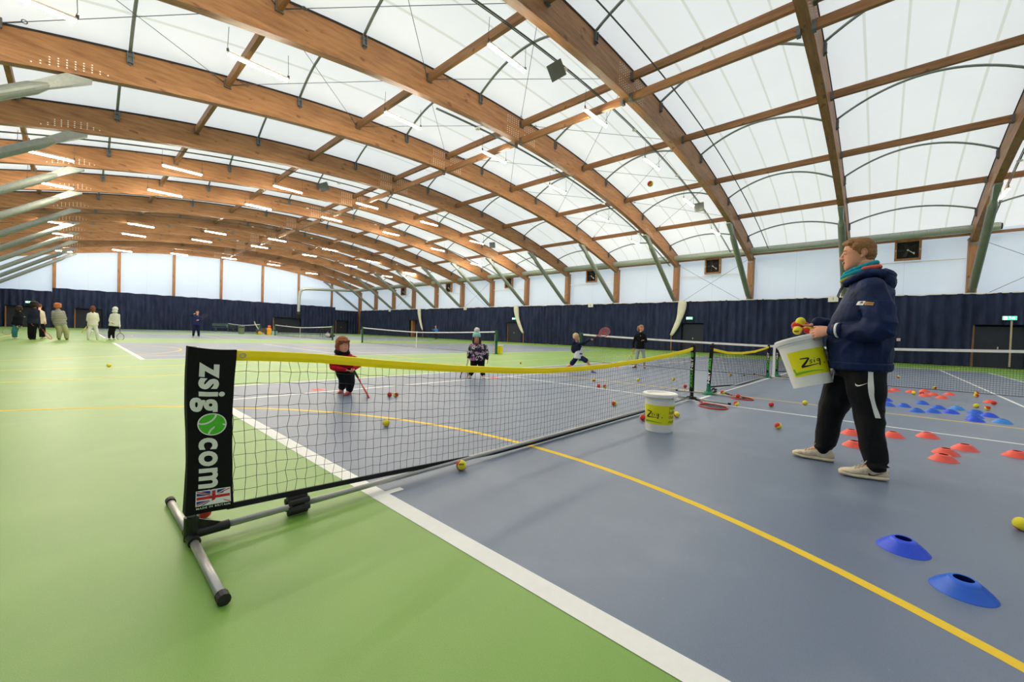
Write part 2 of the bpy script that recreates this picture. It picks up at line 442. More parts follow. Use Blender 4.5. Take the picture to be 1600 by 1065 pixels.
# ---- purlins
ROWS = [(-2.53, 8.57, 'third row left of ridge'), (2.38, 9.30, 'second row left of ridge'), (7.05, 9.74, 'first row left of ridge'),
        (11.85, 10.08, 'upper ridge row'), (11.85, 9.36, 'lower ridge row'), (16.72, 9.74, 'first row right of ridge'),
        (21.42, 9.30, 'second row right of ridge'), (26.2, 8.57, 'third row right of ridge')]
def bayname(k): return ORD[KMAX-k]+' roof bay from far wall'
mb = MB(); mb.box((0, 0, 0), (.13, PIT_Y-.26, .25)); pur = mb.build('roof_purlin', WOODY)
for s in (-1, 1):
    hb = MB(); y = s*(PIT_Y/2-.17)
    hb.add([(q*.1, y+e*.05, z) for q, z in ((-1, .1), (-1, -.15), (1, -.15), (1, .1), (.7, .1), (.7, -.13), (-.7, -.13), (-.7, .1)) for e in (-1, 1)],
           [((2*i), (2*i+1), (2*((i+1) % 8)+1), (2*((i+1) % 8))) for i in range(8)]+[(0, 2, 12, 14), (2, 4, 10, 12), (4, 6, 8, 10), (1, 15, 13, 3), (3, 13, 11, 5), (5, 11, 9, 7)])
    part(hb, 'joist_hanger', BRACK, pur)
first = True
for k in range(KMIN, KMAX):
    for (x, z, nm) in ROWS:
        o = pur if first else dup(pur, (0, 0, 0)); first = False
        o.location = (x, YK(k)+PIT_Y/2, z)
        tag(o, f'brown timber purlin, {nm}, {bayname(k)}', 'roof beam', 'straight timber purlins')

# ---- bowed steel tubes that lift the membrane
TROWS = [(-4.85, 'below the left third purlins'), (-.05, 'between third and second left purlins'), (4.7, 'between second and first left purlins'), (9.45, 'just left of ridge'),
         (14.3, 'just right of ridge'), (19.1, 'between first and second right purlins'), (23.9, 'between second and third right purlins'), (28.65, 'nearest the right eaves')]
for (x, nm) in TROWS:
    rise = 1.02*edge(x)-.12; pts = []
    for i in range(21):
        t = lerp(.028, .972, i/20); pts.append((0, PIT_Y*(t-.5), rise*4*t*(1-t)-.10))
    tb = MB(); tb.tube(pts, .043, 8); o = tb.build('bowed_tube', STEEL, smooth=True)
    for s in (-1, 1):
        bb = MB()
        yb = s*(PIT_Y/2-.16)
        for q in (-1, 1): bb.box((q*.06, yb, -.20), (.02, .10, .34))
        bb.box((0, yb+s*.03, -.22), (.16, .03, .36)); bb.box((0, yb-s*.02, -.35), (.11, .09, .025))
        bb.tube([(-.09, yb, -.14), (.09, yb, -.14)], .02, 6); bb.tube([(0, yb, -.34), (0, yb, -.44)], .018, 6)
        part(bb, 'end_bracket', BRACK, o)
    f1 = True
    for k in range(KMIN, KMAX):
        c = o if f1 else dup(o, (0, 0, 0)); f1 = False
        c.location = (x, YK(k)+PIT_Y/2, atop(x)+.02)
        tag(c, f'bowed grey steel tube {nm}, {ORD[KMAX-k]} bay from far wall', 'roof tube', 'bowed steel tubes under the membrane')

# ---- columns and raking struts
mb = MB(); mb.box((0, 0, 3.35), (.45, .36, 6.7)); colr = mb.build('timber_column', WOODZ)
cb = MB(); cb.box((-.235, 0, 6.55), (.03, .3, .3)); cb.box((0, 0, 6.72), (.5, .4, .06)); part(cb, 'cap_plate', BRACK, colr)
first = True
for k in range(KMIN, KMAX+1):
    for s in (1, -1):
        if s < 0 and k < 4: continue
        o = colr if first else dup(colr, (0, 0, 0)); first = False
        o.location = (XC+s*(XR-XC), YK(k), 0)
        side = 'right' if s > 0 else 'left'
        tag(o, f'brown timber wall column on the {side} side, {ORD[KMAX-k+1]} from the far corner', 'column', 'timber wall columns')
def make_strut(s):
    e = thing('steel_strut', 'x', 'strut'); a = V((s*18.12, 0, 4.08)); b = V((s*13.25, 0, 7.62)); d = (b-a).normalized()
    tb = MB(); tb.tube([a-d*.25, a+d*.02, a+d*.04, b-d*.7, b-d*.35], [.06, .15, .165, .165, .09], 18)
    part(tb, 'strut_tube', STEELP, e, smooth=False)
    pb = MB(); sl = V((-s*1.0, 0, .225)).normalized(); u_ = V((0, 0, 1))
    tip = b+sl*.55+V((0, 0, .1)); r0 = b-d*.75
    pb.add([r0+V((0, y_, .155)) for y_ in (-.1, .1)]+[b+d*.05+V((0, y_, .22)) for y_ in (-.12, .12)]+[tip+V((0, y_, .06)) for y_ in (-.12, .12)]+[tip+V((0, y_, .0)) for y_ in (-.12, .12)]+[r0+V((0, y_, -.1))+d*.25 for y_ in (-.06, .06)],
           [(0, 2, 3, 1), (2, 4, 5, 3), (4, 6, 7, 5), (6, 8, 9, 7), (8, 0, 1, 9), (0, 8, 6, 4, 2), (1, 3, 5, 7, 9)])
    part(pb, 'end_plate', STEEL, e)
    pb = MB(); pb.box(a-d*.2, (.2, .16, .2)); part(pb, 'foot_bracket', BRACK, e); return e
for s in (1, -1):
    st = make_strut(s); f1 = True
    for k in range(0 if s > 0 else 2, KMAX+1):
        o = st if f1 else dup(st, (0, 0, 0)); f1 = False
        o.location = (XC, YK(k), 0); side = 'right' if s > 0 else 'left'
        tag(o, f'round green-grey steel strut propping the roof at {side}, {ORD[KMAX-k+1]} from far end', 'strut', f'raking struts along the {side} wall')

# ---- end wall posts and rail
for i, x in enumerate([-2.4, 2.38, 7.1, 11.8, 16.5, 21.15, 25.95]):
    mb = MB(); mb.box((0, 0, (atop(x)-.9)/2), (.26, .22, atop(x)-.9))
    o = mb.build('end_wall_post', WOODZ); o.location = (x, YK(13)+.02+.1, 0)
    tag(o, f'upright timber post in the pale far end wall, {ORD[i+1]} from the left', 'post', 'timber posts of the far end wall')

# ---- strip lights, conduits
LAMPZ = [(-1.9, 7.6), (2.38, 8.36), (7.05, 8.76), (11.8, 9.04), (16.7, 8.97), (21.5, 8.47), (26.3, 7.82)]
LROWS = [-6.0, 6.0, 11.4, 23.4, 28.8, 40.8, 46.2, 58.2]
GLOW = mat('lit_fluorescent_tube', (255, 252, 240), .4, emit=(255, 244, 222), es=150)
def make_lamp():
    e = thing('strip_light', 'x', 'ceiling light')
    hb = MB(); hb.box((0, 0, .045), (1.5, .13, .04)); hb.box((0, 0, .075), (1.46, .07, .03)); part(hb, 'housing', WHITEP, e)
    gb = MB(); gb.tube([(-.73, 0, .0), (.73, 0, .0)], .035, 10); part(gb, 'tube', GLOW, e, smooth=True)
    for s in (-1, 1):
        kb = MB(); kb.tube([(s*.72, 0, .08), (s*.76, .01, .22), (s*.74, 0, .75)], .007, 5); kb.box((s*.76, 0, .12), (.05, .03, .08))
        part(kb, 'hanger', CABLE, e)
    return e
lamp = make_lamp(); first = True
LN = ['far left', 'second left', 'left of ridge', 'under the ridge', 'right of ridge', 'second right', 'far right']
for r, y in enumerate(LROWS):
    for i, (x, z) in enumerate(LAMPZ):
        if r == 0 and i != 6: continue
        if r == 7 and i == 6: continue
        o = lamp if first else dup(lamp, (0, 0, 0)); first = False
        o.location = (x, y, z); n = 8-r
        lb = f'lit white strip light hanging {LN[i]}, {ORD[n]} row from far end wall'
        if r == 0: lb = 'lit white strip light at the right edge beside the last visible strut'
        tag(o, lb, 'ceiling light', 'hanging strip lights')
for i, y in enumerate([3.66, -6.0, 5.92, 10.16, 22.7, 27.56, 40.1, 44.95, 57.5]):
    mb = MB(); xs = [lerp(XL+1.2, XR-1.0, j/40) for j in range(41)]
    if y == -6.0: xs = xs[30:]
    if i in (3, 5, 7): xs = xs[15:]
    lo = 1.12 if i in (3, 5, 7) else .5
    zc = (lambda x: atop(x)-lo)
    mb.tube([(x, y-.05, zc(x)) for x in xs], .024, 6)
    if y != 3.66: mb.tube([(x, y-.0, zc(x)-.01) for x in xs], .016, 5)
    o = mb.build('cable_conduit', CONDUIT, smooth=True)
    lb = 'thin dark conduit running up the roof without lights' if i == 0 else f'thin grey conduit carrying the {ORD[9-i]} row of strip lights from the far end'
    tag(o, lb, 'conduit', 'conduits following the roof curve')
    if i:
        for x in (9.6, 14.6, 19.4, 24.0):
            sb = MB(); sb.lathe([(0, 0), (.09, 0), (.09, .05), (0, .07)], (x, y-.04, zc(x)-.09), 10); part(sb, 'detector', WHITEP, o)

def axes_(t): return Matrix(t).transposed()
# square grey panels on the conduits
for (x, y, z, lb) in [(9.18, 6, 9.62, 'square grey panel hung near the ridge, largest of its kind'), (9.0, 23.4, 9.62, 'small square grey panel hanging left of centre, below the third arch'),
                      (22.9, 6, 8.72, 'square grey panel hung low in front of the right struts'), (23.2, 23.4, 8.7, 'tiny square grey panel far off above the middle of the hall')]:
    e = thing('hanging_panel', lb, 'ceiling panel', (x, y, z), 'square grey panels under the roof')
    zz = (CO-V((x, y, z))).normalized(); xx = zz.cross(V((0, 0, 1))).normalized(); R = axes_((xx, zz.cross(xx), zz)) @ Matrix.Rotation(.45 if x < 20 else .1, 3, 'Z') @ Matrix.Rotation(.35, 3, 'X')
    pb = MB(); pb.box((x, y-.1, z-.15), (.5, .5, .045), R); part(pb, 'plate', mat('grey_panel', (96, 104, 96), .6), e)
    qb = MB(); qb.sphere((x+.25, y, z-.12), .1, 10, 8); qb.tube([(x, y-.1, z-.15), (x+.25, y, z-.1)], .02, 6); qb.tube([(x+.25, y, z-.1), (x+.25, y, z+.25)], .015, 5)
    part(qb, 'mount', WHITEP, e)

# ---- steel cables bracing the roof and the wall
def bayc(k): return f'{ORD[KMAX-k]} bay from far wall'
for k in (2, 3, 8, 9):
    rr = [ROWS[0], ROWS[1], ROWS[2], ROWS[3], ROWS[5], ROWS[6], ROWS[7]]
    for i in range(6):
        for s in (0, 1):
            a = rr[i]; b = rr[i+1]; y0, y1 = YK(k)+.16, YK(k+1)-.16
            if s: y0, y1 = y1, y0
            p = V((a[0]+.1, y0, a[1])); q = V((b[0]-.1, y1, b[1])); d = (q-p).normalized()
            e = MB(); e.tube([p, q], .009, 5)
            e.tube([p, p+d*.5], .016, 6); e.tube([q-d*.5, q], .016, 6)
            for c in (p+d*.55, q-d*.55): e.tube([c+V((.05*math.cos(t), .0, .05*math.sin(t))) for t in [j*PI/4 for j in range(8)]], .012, 4, closed=True)
            o = e.build('brace_cable', CABLE)
            tag(o, f'{"falling" if s else "rising"} roof brace cable right of {ORD[i+1]} purlin row from left, {bayc(k)}', 'cable', 'diagonal roof brace cables')
for k in (-1, 2, 7, 10):
    for s in (0, 1):
        y0, y1 = YK(k)+.2, YK(k+1)-.2
        if s: y0, y1 = y1, y0
        e = MB(); e.tube([(XR-.12, y0, 3.6), (XR-.12, y1, 6.65)], .012, 5); o = e.build('brace_cable', CABLE)
        tag(o, f'thin wall brace cable {"rising to the right" if s else "falling to the right"}, {bayc(k)}', 'cable', 'crossed wall brace cables')

# ---- ventilation duct and fans
e = thing('ventilation_duct', 'long round silver-green air duct under the eaves, turning down at the far corner', 'duct', (29.7, -6.4, 7.1))
db = MB(); pts = [(29.72, -6.4, 7.1), (29.72, 58.9, 7.1), (29.4, 59.8, 7.0), (28.6, 60.2, 6.8), (21.6, 60.3, 6.4), (21.0, 60.3, 6.25), (20.75, 60.3, 5.9), (20.65, 60.3, 5.2), (20.6, 60.3, 3.0)]
db.tube(pts, .2, 20, caps=False); part(db, 'pipe', DUCT, e, smooth=True)
db = MB(); db.tube([(29.72, -6.46, 7.1), (29.72, -6.3, 7.1)], .16, 16); part(db, 'end_opening', mat('dark_duct_mouth', (30, 30, 30), .8), e)
db = MB()
for i in range(130):
    y = -6.3+.5*i; db.tube([(29.72+.205*math.cos(t), y, 7.1+.205*math.sin(t)) for t in [j*PI/8 for j in range(9)]], .006, 3)
for q in (.35, .9, 1.57, 2.2): db.tube([(29.72+.208*math.cos(q), -6.3, 7.1+.208*math.sin(q)), (29.72+.208*math.cos(q), 58.5, 7.1+.208*math.sin(q))], .005, 3)
part(db, 'wire_guard', STEEL, e)
db = MB(); db.lathe([(.2, 3.05), (.36, 2.75), (.36, 2.6), (.12, 2.15), (.02, 1.8)], (20.6, 60.3, 0), 16); part(db, 'nozzle', DARKSTRIP, e, smooth=True)
def make_fan():
    e = thing('wall_fan', 'x', 'fan')
    fb = MB()
    for s in (-1, 1): fb.box((0, s*.5, 0), (.22, .1, 1.12)); fb.box((0, 0, s*.51), (.22, .9, .1))
    part(fb, 'wooden_frame', WOODZ, e)
    bb = MB(); bb.box((.06, 0, 0), (.04, .9, .92)); part(bb, 'backing', mat('black_fan_box', (14, 14, 15), .7), e)
    kb = MB()
    for i in range(5):
        a = 2*PI*i/5; c = V((-.02, .22*math.cos(a), .22*math.sin(a)))
        R = Matrix.Rotation(a, 3, 'X') @ Matrix.Rotation(.5, 3, 'Y'); kb.box(c, (.02, .34, .16), R)
    for r in (.2, .3, .4): kb.tube([(-.08, r*math.cos(t), r*math.sin(t)) for t in [j*PI/12 for j in range(24)]], .006, 4, closed=True)
    part(kb, 'blades', mat('dark_fan_blades', (34, 35, 36), .5), e)
    mb = MB(); mb.tube([(-.1, 0, 0), (-.02, 0, 0)], .045, 10); mb.beam((-.1, 0, 0), (-.1, -.24, -.2), .02, .03); mb.box((-.1, -.26, -.2), (.03, .04, .12))
    mb.beam((-.1, -.22, -.19), (-.1, -.27, -.22), .02, .05); part(mb, 'motor_arm', ALU, e)
    for s in (-1, 1): mb = MB(); mb.box((-.115, s*.5, 0), (.02, .04, .1)); part(mb, 'catch', ALU, e)
    return e
fan = make_fan()
for i, k in enumerate((0, 2, 4, 6, 8, 10)):
    o = fan if i == 0 else dup(fan, (0, 0, 0)); o.location = (XR-.12, YK(k)+PIT_Y/2-.1, 6.38)
    tag(o, ['black wall fan in a wooden frame, right of the coach', 'black wall fan in a wooden frame above the small nets', 'black wall fan in wooden frame above the swinging boy', 'black wall fan in wooden frame, fourth from the right', 'small black wall fan in wooden frame, second nearest the far corner', 'smallest black wall fan in wooden frame, nearest the far corner'][i], 'fan', 'framed wall fans')
    bt = MB(); y = YK(k)+PIT_Y/2; bt.box((XR+.02, y, 5.72), (.05, PIT_Y-.5, .05)); b = bt.build('trim_%d' % (i+1), WHITEP); tag(b, kind='structure')
bt = MB(); bt.box((XR-.02, (YBACK+YEND)/2, 6.98), (.2, YEND-YBACK, .12)); tag(bt.build('trim_7', WOODY), kind='structure')
bt = MB(); bt.box((30.1, 23.5, 3.82), (.07, 75, .05)); tag(bt.build('trim_8', WHITEP), kind='structure')

# ---- curtains
def curtain(name, label, p0, p1, ztop, openings=(), seed=0, axis=1, other=30.1):
    """pleated cloth from p0 to p1 along an axis, other = fixed coordinate, openings = (a, b, z)"""
    rnd = random.Random(seed); mb = MB(); n = int((p1-p0)/.055); zs = [0, .25, .5, .75, 1]
    ph = 0; base = []
    for i in range(n+1):
        ph += rnd.uniform(.25, 1.5)*.9; base.append((p0+(p1-p0)*i/n, ph))
    vs = []
    for (p, ph) in base:
        zb = .03+.02*math.sin(p*1.7)
        for (a, b, z) in openings:
            if a < p < b: zb = z
        zt = ztop+.035*math.sin(p*4.1+seed)*math.sin(p*1.3)
        for zf in zs:
            z = lerp(zb, zt, zf); amp = .095*(1-.35*zf)
            w = amp*math.sin(ph)+.05*math.sin(p*.9+zf*1.2)*(1-zf)
            vs.append((other+w, p, z) if axis == 1 else (p, other+w, z))
    K = len(zs)
    mb.add(vs, [(i*K+j, (i+1)*K+j, (i+1)*K+j+1, i*K+j+1) for i in range(n) for j in range(K-1)])
    o = mb.build(name, CURT, smooth=True); tag(o, label, 'curtain', 'navy pleated court curtains'); return o
curtain('curtain', 'navy pleated curtain on the right wall behind the coach and small nets', -12, 9.55, 3.8, [(7.66, 9.3, 2.18), (-7.5, -5.7, 2.2)], 1)
curtain('curtain', 'navy pleated curtain behind the swinging boy and the girl with ponytail', 9.6, 25.4, 3.79, [], 2)
curtain('curtain', 'navy pleated curtain on the right wall behind the bobble hat girl', 25.45, 42.9, 3.78, [(25.9, 28.0, 2.14)], 3)
curtain('curtain', 'navy pleated curtain in the far right corner of the hall', 42.95, 60.8, 3.78, [(44.6, 46.6, 2.3)], 4)
ye = YK(13)-.45
curtain('curtain', 'long navy pleated curtain across the far end wall', -2.5, 26.3, 4.1, [(-1.0, 1.1, 2.12), (17.7, 21.4, 2.12)], 5, axis=0, other=ye)
curtain('curtain', 'navy curtain at the left end of the far wall behind the standing group', -6.6, -2.55, 3.72, [(-5.6, -3.0, 2.12)], 6, axis=0, other=ye-.12)
curtain('curtain', 'short lower navy curtain in the right corner of the far wall', 26.35, 30.0, 3.4, [(25.8, 28.4, 2.1)], 7, axis=0, other=ye+.1)
DOORM = mat('dark_door', (26, 31, 48), .7)
for i, (a, b, ax, z) in enumerate([(7.7, 9.25, 1, 2.1), (-7.45, -5.75, 1, 2.1), (25.95, 27.95, 1, 2.08), (-.95, 1.05, 0, 2.05), (17.8, 21.35, 0, 2.05), (-5.5, -3.1, 0, 2.05), (26.5, 28.35, 0, 2.05)]):
    mb = MB(); fr = MB()
    if ax == 1:
        mb.box((30.32, (a+b)/2, z/2), (.05, b-a, z)); fr.box((30.28, (b-.03) if i == 2 else b, z/2 if i == 2 else z-.02), (.05, .05 if i == 2 else .02, z if i == 2 else .03))
    else:
        mb.box(((a+b)/2, ye+.42, z/2), (b-a, .05, z)); fr.box((a+.02, ye+.2, z/2), (.10, .06, z))
    o = mb.build('door_%d' % (i+1), DOORM); tag(o, kind='structure'); part(fr, 'door_frame', WOODZ, o)
    hb = MB()
    hb.box((30.27, (a+b)/2, 1.02), (.04, .04, .12)) if ax == 1 else hb.box(((a+b)/2, ye+.37, 1.02), (.12, .04, .05))
    part(hb, 'door_handle', ALU, o)
TAILM = mat('cream_tied_cloth', (214, 210, 192), .85, noise_s=3, noise_a=.12)
for i, (ya, yb, zb, nm) in enumerate([(9.2, 10.0, 1.2, 'slanting above the small nets'), (26.4, 25.35, 1.0, 'hanging behind the tennis net of the second court'), (44.0, 43.2, 1.0, 'hanging above the far tennis net')]):
    mb = MB(); n = 12; pts = []; rs = []
    for j in range(n+1):
        t = j/n; pts.append(V((29.85+.1*t, lerp(ya, yb, t*t), lerp(3.85, zb, t)))); rs.append(lerp(.30, .10, t**2)*(1+.1*math.sin(t*9)))
    mb.tube(pts, rs, 12); o = mb.build('gathered_cloth', TAILM, smooth=True)
    for v in o.data.vertices: v.co.x = 29.9+(v.co.x-29.9)*.5
    tag(o, f'cream gathered cloth tied to the curtain, {nm}', 'cloth', 'cream gathered curtain cloths')
    pb = MB(); pb.tube([(30.0, yb, .03), (29.95, yb, zb+.1)], .05, 8); p2 = pb.build('wooden_pole', WOODZ); tag(p2, f'brown pole standing below the cream cloth {nm}', 'pole', 'poles between curtain panels')
# exit signs
EXG = mat('lit_green_exit_face', (40, 190, 120), .4, emit=(60, 215, 145), es=1.1)
EXW = mat('lit_white_exit_face', (240, 250, 244), .4, emit=(235, 255, 245), es=1.2)
def exit_sign(loc, ax, lb):
    e = thing('exit_sign', lb, 'exit sign', loc, 'green running man exit signs'); x, y, z = loc
    def P(u, v, d): return (x-d, y-u, z+v) if ax == 1 else (x+u, y-d, z+v)
    def bx(mb, u0, u1, v0, v1, d0, d1):
        c = P((u0+u1)/2, (v0+v1)/2, (d0+d1)/2); s = (abs(d1-d0), abs(u1-u0), abs(v1-v0)) if ax == 1 else (abs(u1-u0), abs(d1-d0), abs(v1-v0)); mb.box(c, s)
    a = MB(); bx(a, -.24, .24, -.1, .1, -.03, .02); part(a, 'case', WHITEP, e)
    a = MB(); bx(a, -.22, .22, -.085, .085, .02, .03); part(a, 'green_face', EXG, e)
    a = MB(); bx(a, -.2, -.08, -.07, .07, .03, .034)
    a.tube([P(-.02, 0, .036), P(.12, 0, .036)], .014, 5); a.add([P(.1, .055, .036), P(.19, 0, .036), P(.1, -.055, .036)], [(0, 1, 2)])
    a.sphere(P(.0, .06, .034), .016, 8, 6)
    part(a, 'white_symbol', EXW, e)
    a = MB(); bx(a, -.155, -.135, -.05, .03, .035, .038); bx(a, -.17, -.12, .0, .015, .035, .038); part(a, 'running_figure', EXG, e)
exit_sign((30.0, 8.68, 2.53), 1, 'green lit exit sign on the curtain above the small nets')
exit_sign((30.0, -6.9, 2.53), 1, 'green lit exit sign with white arrow at the far right')
exit_sign((30.0, 26.78, 2.5), 1, 'tiny green lit exit sign above the curtain door behind bobble hat girl')
exit_sign((-4.0, ye-.25, 2.5), 0, 'green lit exit sign above the heads of the left group')
mb = MB(); mb.box((30.0, -6.97, 1.25), (.05, .06, 2.3)); tag(mb.build('pale_post', mat('pale_post_wood', (176, 160, 138), .7)), 'thin pale post standing under the right exit sign', 'post')
mb = MB(); mb.box((29.95, -2.9, 1.32), (.06, .16, .16)); tag(mb.build('wall_switch', mat('pinkish_box', (206, 186, 178), .6)), 'small pale box on the curtain right of the coach', 'box')
# court number boards
for i, (y, n) in enumerate([(.11, '1'), (17.4, '2'), (34.7, '3'), (51.7, '4')]):
    e = thing('court_number_board', f'small white court number board reading {n} on the curtain top', 'sign', (30.0, y, 3.7), 'white court number boards')
    mb = MB(); mb.box((29.98, y, 3.7), (.03, .5, .34)); part(mb, 'board', WHITEP, e)
    vs, fs = text2d(n, .24); mb = MB(); mb.add([(29.955, y-v.x, 3.7+v.y) for v in vs], fs); part(mb, 'numeral', BLACKP, e)
# ================================================================== NETS
def cord_net(mb, P, nu, nv, r, u_skip=None):
    """P(i, j) -> point; polylines both ways, three-sided cords"""
    for i in range(nu+1): mb.tube([P(i, j) for j in range(nv+1)], r, 3, caps=False)
    for j in range(1, nv): mb.tube([P(i, j) for i in range(nu+1)], r, 3, caps=False)

# ---- full size tennis nets
def tennis_net(cy, label):
    e = thing('tennis_net', label, 'tennis net', (XC, cy, 0), 'full size tennis nets')
    for s in (-1, 1):
        b = MB(); y = cy+s*6.4
        b.box((XC, y, .54), (.08, .08, 1.08)); b.box((XC, y, 1.085), (.09, .09, .015))
        b.box((XC-.06, y, .62), (.05, .05, .12)); b.lathe([(.1, 0), (.1, .012), (.05, .02)], (XC, y, 0), 12)
        p = part(b, 'post', DGREEN, e)
        c = MB(); c.tube([(XC-.02, y-s*.04, 1.05), (XC, y-s*.4, 1.035)], .005, 5); c.tube([(XC-.1, y, .9), (XC-.1, y, .62), (XC-.14, y, .55)], .012, 6); part(c, 'winder', ALU, p)
    top = lambda y: .885+.16*(abs(y-cy)/6.4)**1.4
    n = MB(); nu, nv = 286, 20; rnd = random.Random(int(cy)+3)
    def P(i, j):
        y = cy-6.3+12.6*i/nu; t = j/nv
        return V((XC+.012*math.sin(i*.21)*(1-t), y, .03+(top(y)-.05-.03)*t))
    cord_net(n, P, nu, nv, .0021)
    n.tube([P(i, 0)+V((0, 0, -.01)) for i in range(0, nu+1, 4)], .006, 4)
    part(n, 'netting', BLACKF, e)
    t = MB(); m = 60
    for k in range(m):
        y0 = cy-6.28+12.56*k/m; y1 = cy-6.28+12.56*(k+1)/m
        z0, z1 = top(y0), top(y1)
        for dx in (-.012, .012): t.quad((XC+dx, y0, z0-.06), (XC+dx, y1, z1-.06), (XC+dx, y1, z1), (XC+dx, y0, z0))
        t.quad((XC-.012, y0, z0), (XC-.012, y1, z1), (XC+.012, y1, z1), (XC+.012, y0, z0))
        t.quad((XC-.012, y0, z0-.06), (XC-.012, y1, z1-.06), (XC+.012, y1, z1-.06), (XC+.012, y0, z0-.06))
    part(t, 'headband', WHITEC, e)
    s = MB(); s.box((XC-.016, cy, .445), (.008, .06, .89)); s.box((XC, cy, .892), (.05, .062, .012)); s.box((XC-.02, cy, .02), (.03, .08, .04))
    part(s, 'centre_strap', WHITEC, e)
    return e
tn = tennis_net(0, 'full tennis net with white band passing behind the coach')
for c, lb in ((1, 'full tennis net with dark green posts behind the bobble hat girl'), (2, 'far tennis net beside the orange banner and ball cart'), (3, 'farthest tennis net with white band near the bench')):
    dup(tn, (XC, CP*c, 0), lb)
wm = MB(); wm.box((XC-.02, 5.62, .985), (.01, .16, .045)); o = wm.build('tape_label', mat('blue_tape_label', (60, 110, 190), .6)); o.parent = tn; o.location = -tn.location

# ---- small portable nets
def small_net(label, x0, x1, y0, sleeve0, tab, front, feet_right, shortbar=False):
    """x0/x1 post positions; sleeve0 = width of the cloth sleeve at x0"""
    e = thing('portable_tennis_net', label, 'mini tennis net', (x0, y0, 0), 'small portable training nets')
    top = lambda x: interp(tab, x)
    xs0 = x0+sleeve0; xs1 = x1-.05
    # cords
    n = MB(); pitch = .0475; nu = int((xs1-xs0)/pitch); nv = 12; rnd = random.Random(3); ph = [rnd.uniform(-1, 1) for _ in range(nu+1)]
    bot = lambda x: interp([(x0, .135), (x0+.9, .09), (x0+1.9, .03), (x0+2.5, .022), (x1-1, .03), (x1, .06)], x)
    def P(i, j):
        x = xs0+(xs1-xs0)*i/nu; t = j/nv
        zz = lerp(bot(x)+.012, top(x)-.045, t)
        near = max(0, 1-(x-xs0)/1.2)
        wob = .008*near*math.sin(j*PI+ph[i]) + .006*near*math.sin(t*PI*2+i*.6)
        return V((x+wob, y0+.004*math.sin(i*1.3+j), zz+.003*math.sin(i*2.1+j*1.7)))
    cord_net(n, P, nu, nv, .0013 if front else .0017); part(n, 'netting', BLACKF, e)
    # yellow tape with a fold
    t = MB(); m = 80; L = []; 
    for k in range(m+1):
        x = lerp(xs0-.008, xs1+.03, k/m); z = top(x); f = .003*math.sin(k*.55)
        L.append([(x, y0-.010+f, z-.050), (x, y0-.013+f, z-.030), (x, y0-.009+f, z-.004), (x, y0, z), (x, y0+.009, z-.004), (x, y0+.010, z-.050)])
    vs = [p for r in L for p in r]; q = 6
    t.add(vs, [(i*q+j, (i+1)*q+j, (i+1)*q+(j+1) % q, i*q+(j+1) % q) for i in range(m) for j in range(q)])
    tp = part(t, 'top_tape', YELTAPE, e, smooth=False)
    if front:
        g = MB()
        for gx in (xs0+.03, xs1-.03): g.tube([(gx+.011*math.cos(a), y0-.016, top(gx)-.024+.011*math.sin(a)) for a in [i*PI/6 for i in range(12)]], .0035, 5, closed=True); part(g, 'eyelet', ALU, tp); g = MB()
    b = MB(); vs = []
    m = 60
    for k in range(m+1):
        x = lerp(xs0-.02, xs1, k/m); z = bot(x); vs += [(x, y0-.006, z+.014), (x, y0+.006, z+.014), (x, y0+.006, z-.012), (x, y0-.006, z-.012)]
    b.add(vs, [(i*4+j, (i+1)*4+j, (i+1)*4+(j+1) % 4, i*4+(j+1) % 4) for i in range(m) for j in range(4)])
    part(b, 'bottom_band', mat('black_band_cloth', (18, 18, 20), .85), e)
    return e, top

tab1 = [(-.83, .886), (-.68, .870), (-.5, .861), (-.28, .845), (.1, .801), (.59, .754), (1.25, .706), (1.7, .685), (2.19, .676), (2.8, .683), (3.62, .714), (4.5, .765), (5.3, .830), (5.6, .87)]
YN = .05
net1, top1 = small_net('small portable net with yellow tape and black zsig.com sleeve in the foreground', -.82, 5.56, YN, .15, tab1, True, True)
# frame of the front net
def frame_parts(e, x0, x1, y0, green=False, front=True):
    fr = MB(); fr.tube([(x0+.06, y0, .045), (x1-.06, y0, .045)], .0155 if front else .011, 14); part(fr, 'base_rail', ALU, e, smooth=True)
    for s, xp in ((1, x0), (-1, x1)):
        p = MB(); p.tube([(xp, y0, .04), (xp, y0, .18), (xp-s*.004, y0, .89)], .017, 14); part(p, 'upright_pole', ALU, e, smooth=True)
        bm_ = MB()
        bm_.tube([(xp, y0, .02), (xp, y0, .125)], .028, 14)
        bm_.tube([(xp, y0, .045), (xp+s*.14, y0, .045)], .023, 14)
        bm_.add([(xp+s*.02, y0-.004, .11), (xp+s*.125, y0-.004, .06), (xp+s*.02, y0-.004, .05), (xp+s*.02, y0+.004, .11), (xp+s*.125, y0+.004, .06), (xp+s*.02, y0+.004, .05)], [(0, 1, 2), (5, 4, 3), (0, 3, 4, 1)])
        bm_.tube([(xp, y0-.07, .032), (xp, y0+.07, .032)], .024, 14)
        if green:
            bm_.lathe([(.11, 0), (.1, .03), (.045, .06), (.03, .2)], (xp, y0, 0), 12)
        part(bm_, 'corner_joint', GREENPL if green else BLACKP, e, smooth=False)
        for q in (-1, 1):
            fr_ = .0165 if (front and s > 0) else .0115
            f = MB(); f.tube([(xp, y0+q*.06, .028), (xp-s*.0, y0+q*.555, fr_+.001)], fr_, 14); ft = part(f, 'foot', ALU if front or q > 0 else ALU, e, smooth=True)
            c = MB(); c.tube([(xp, y0+q*.545, fr_+.004), (xp, y0+q*.585, fr_+.004)], fr_*1.3, 12); part(c, 'end_cap', BLACKR, ft)
frame_parts(net1, -.82, 5.56, YN)
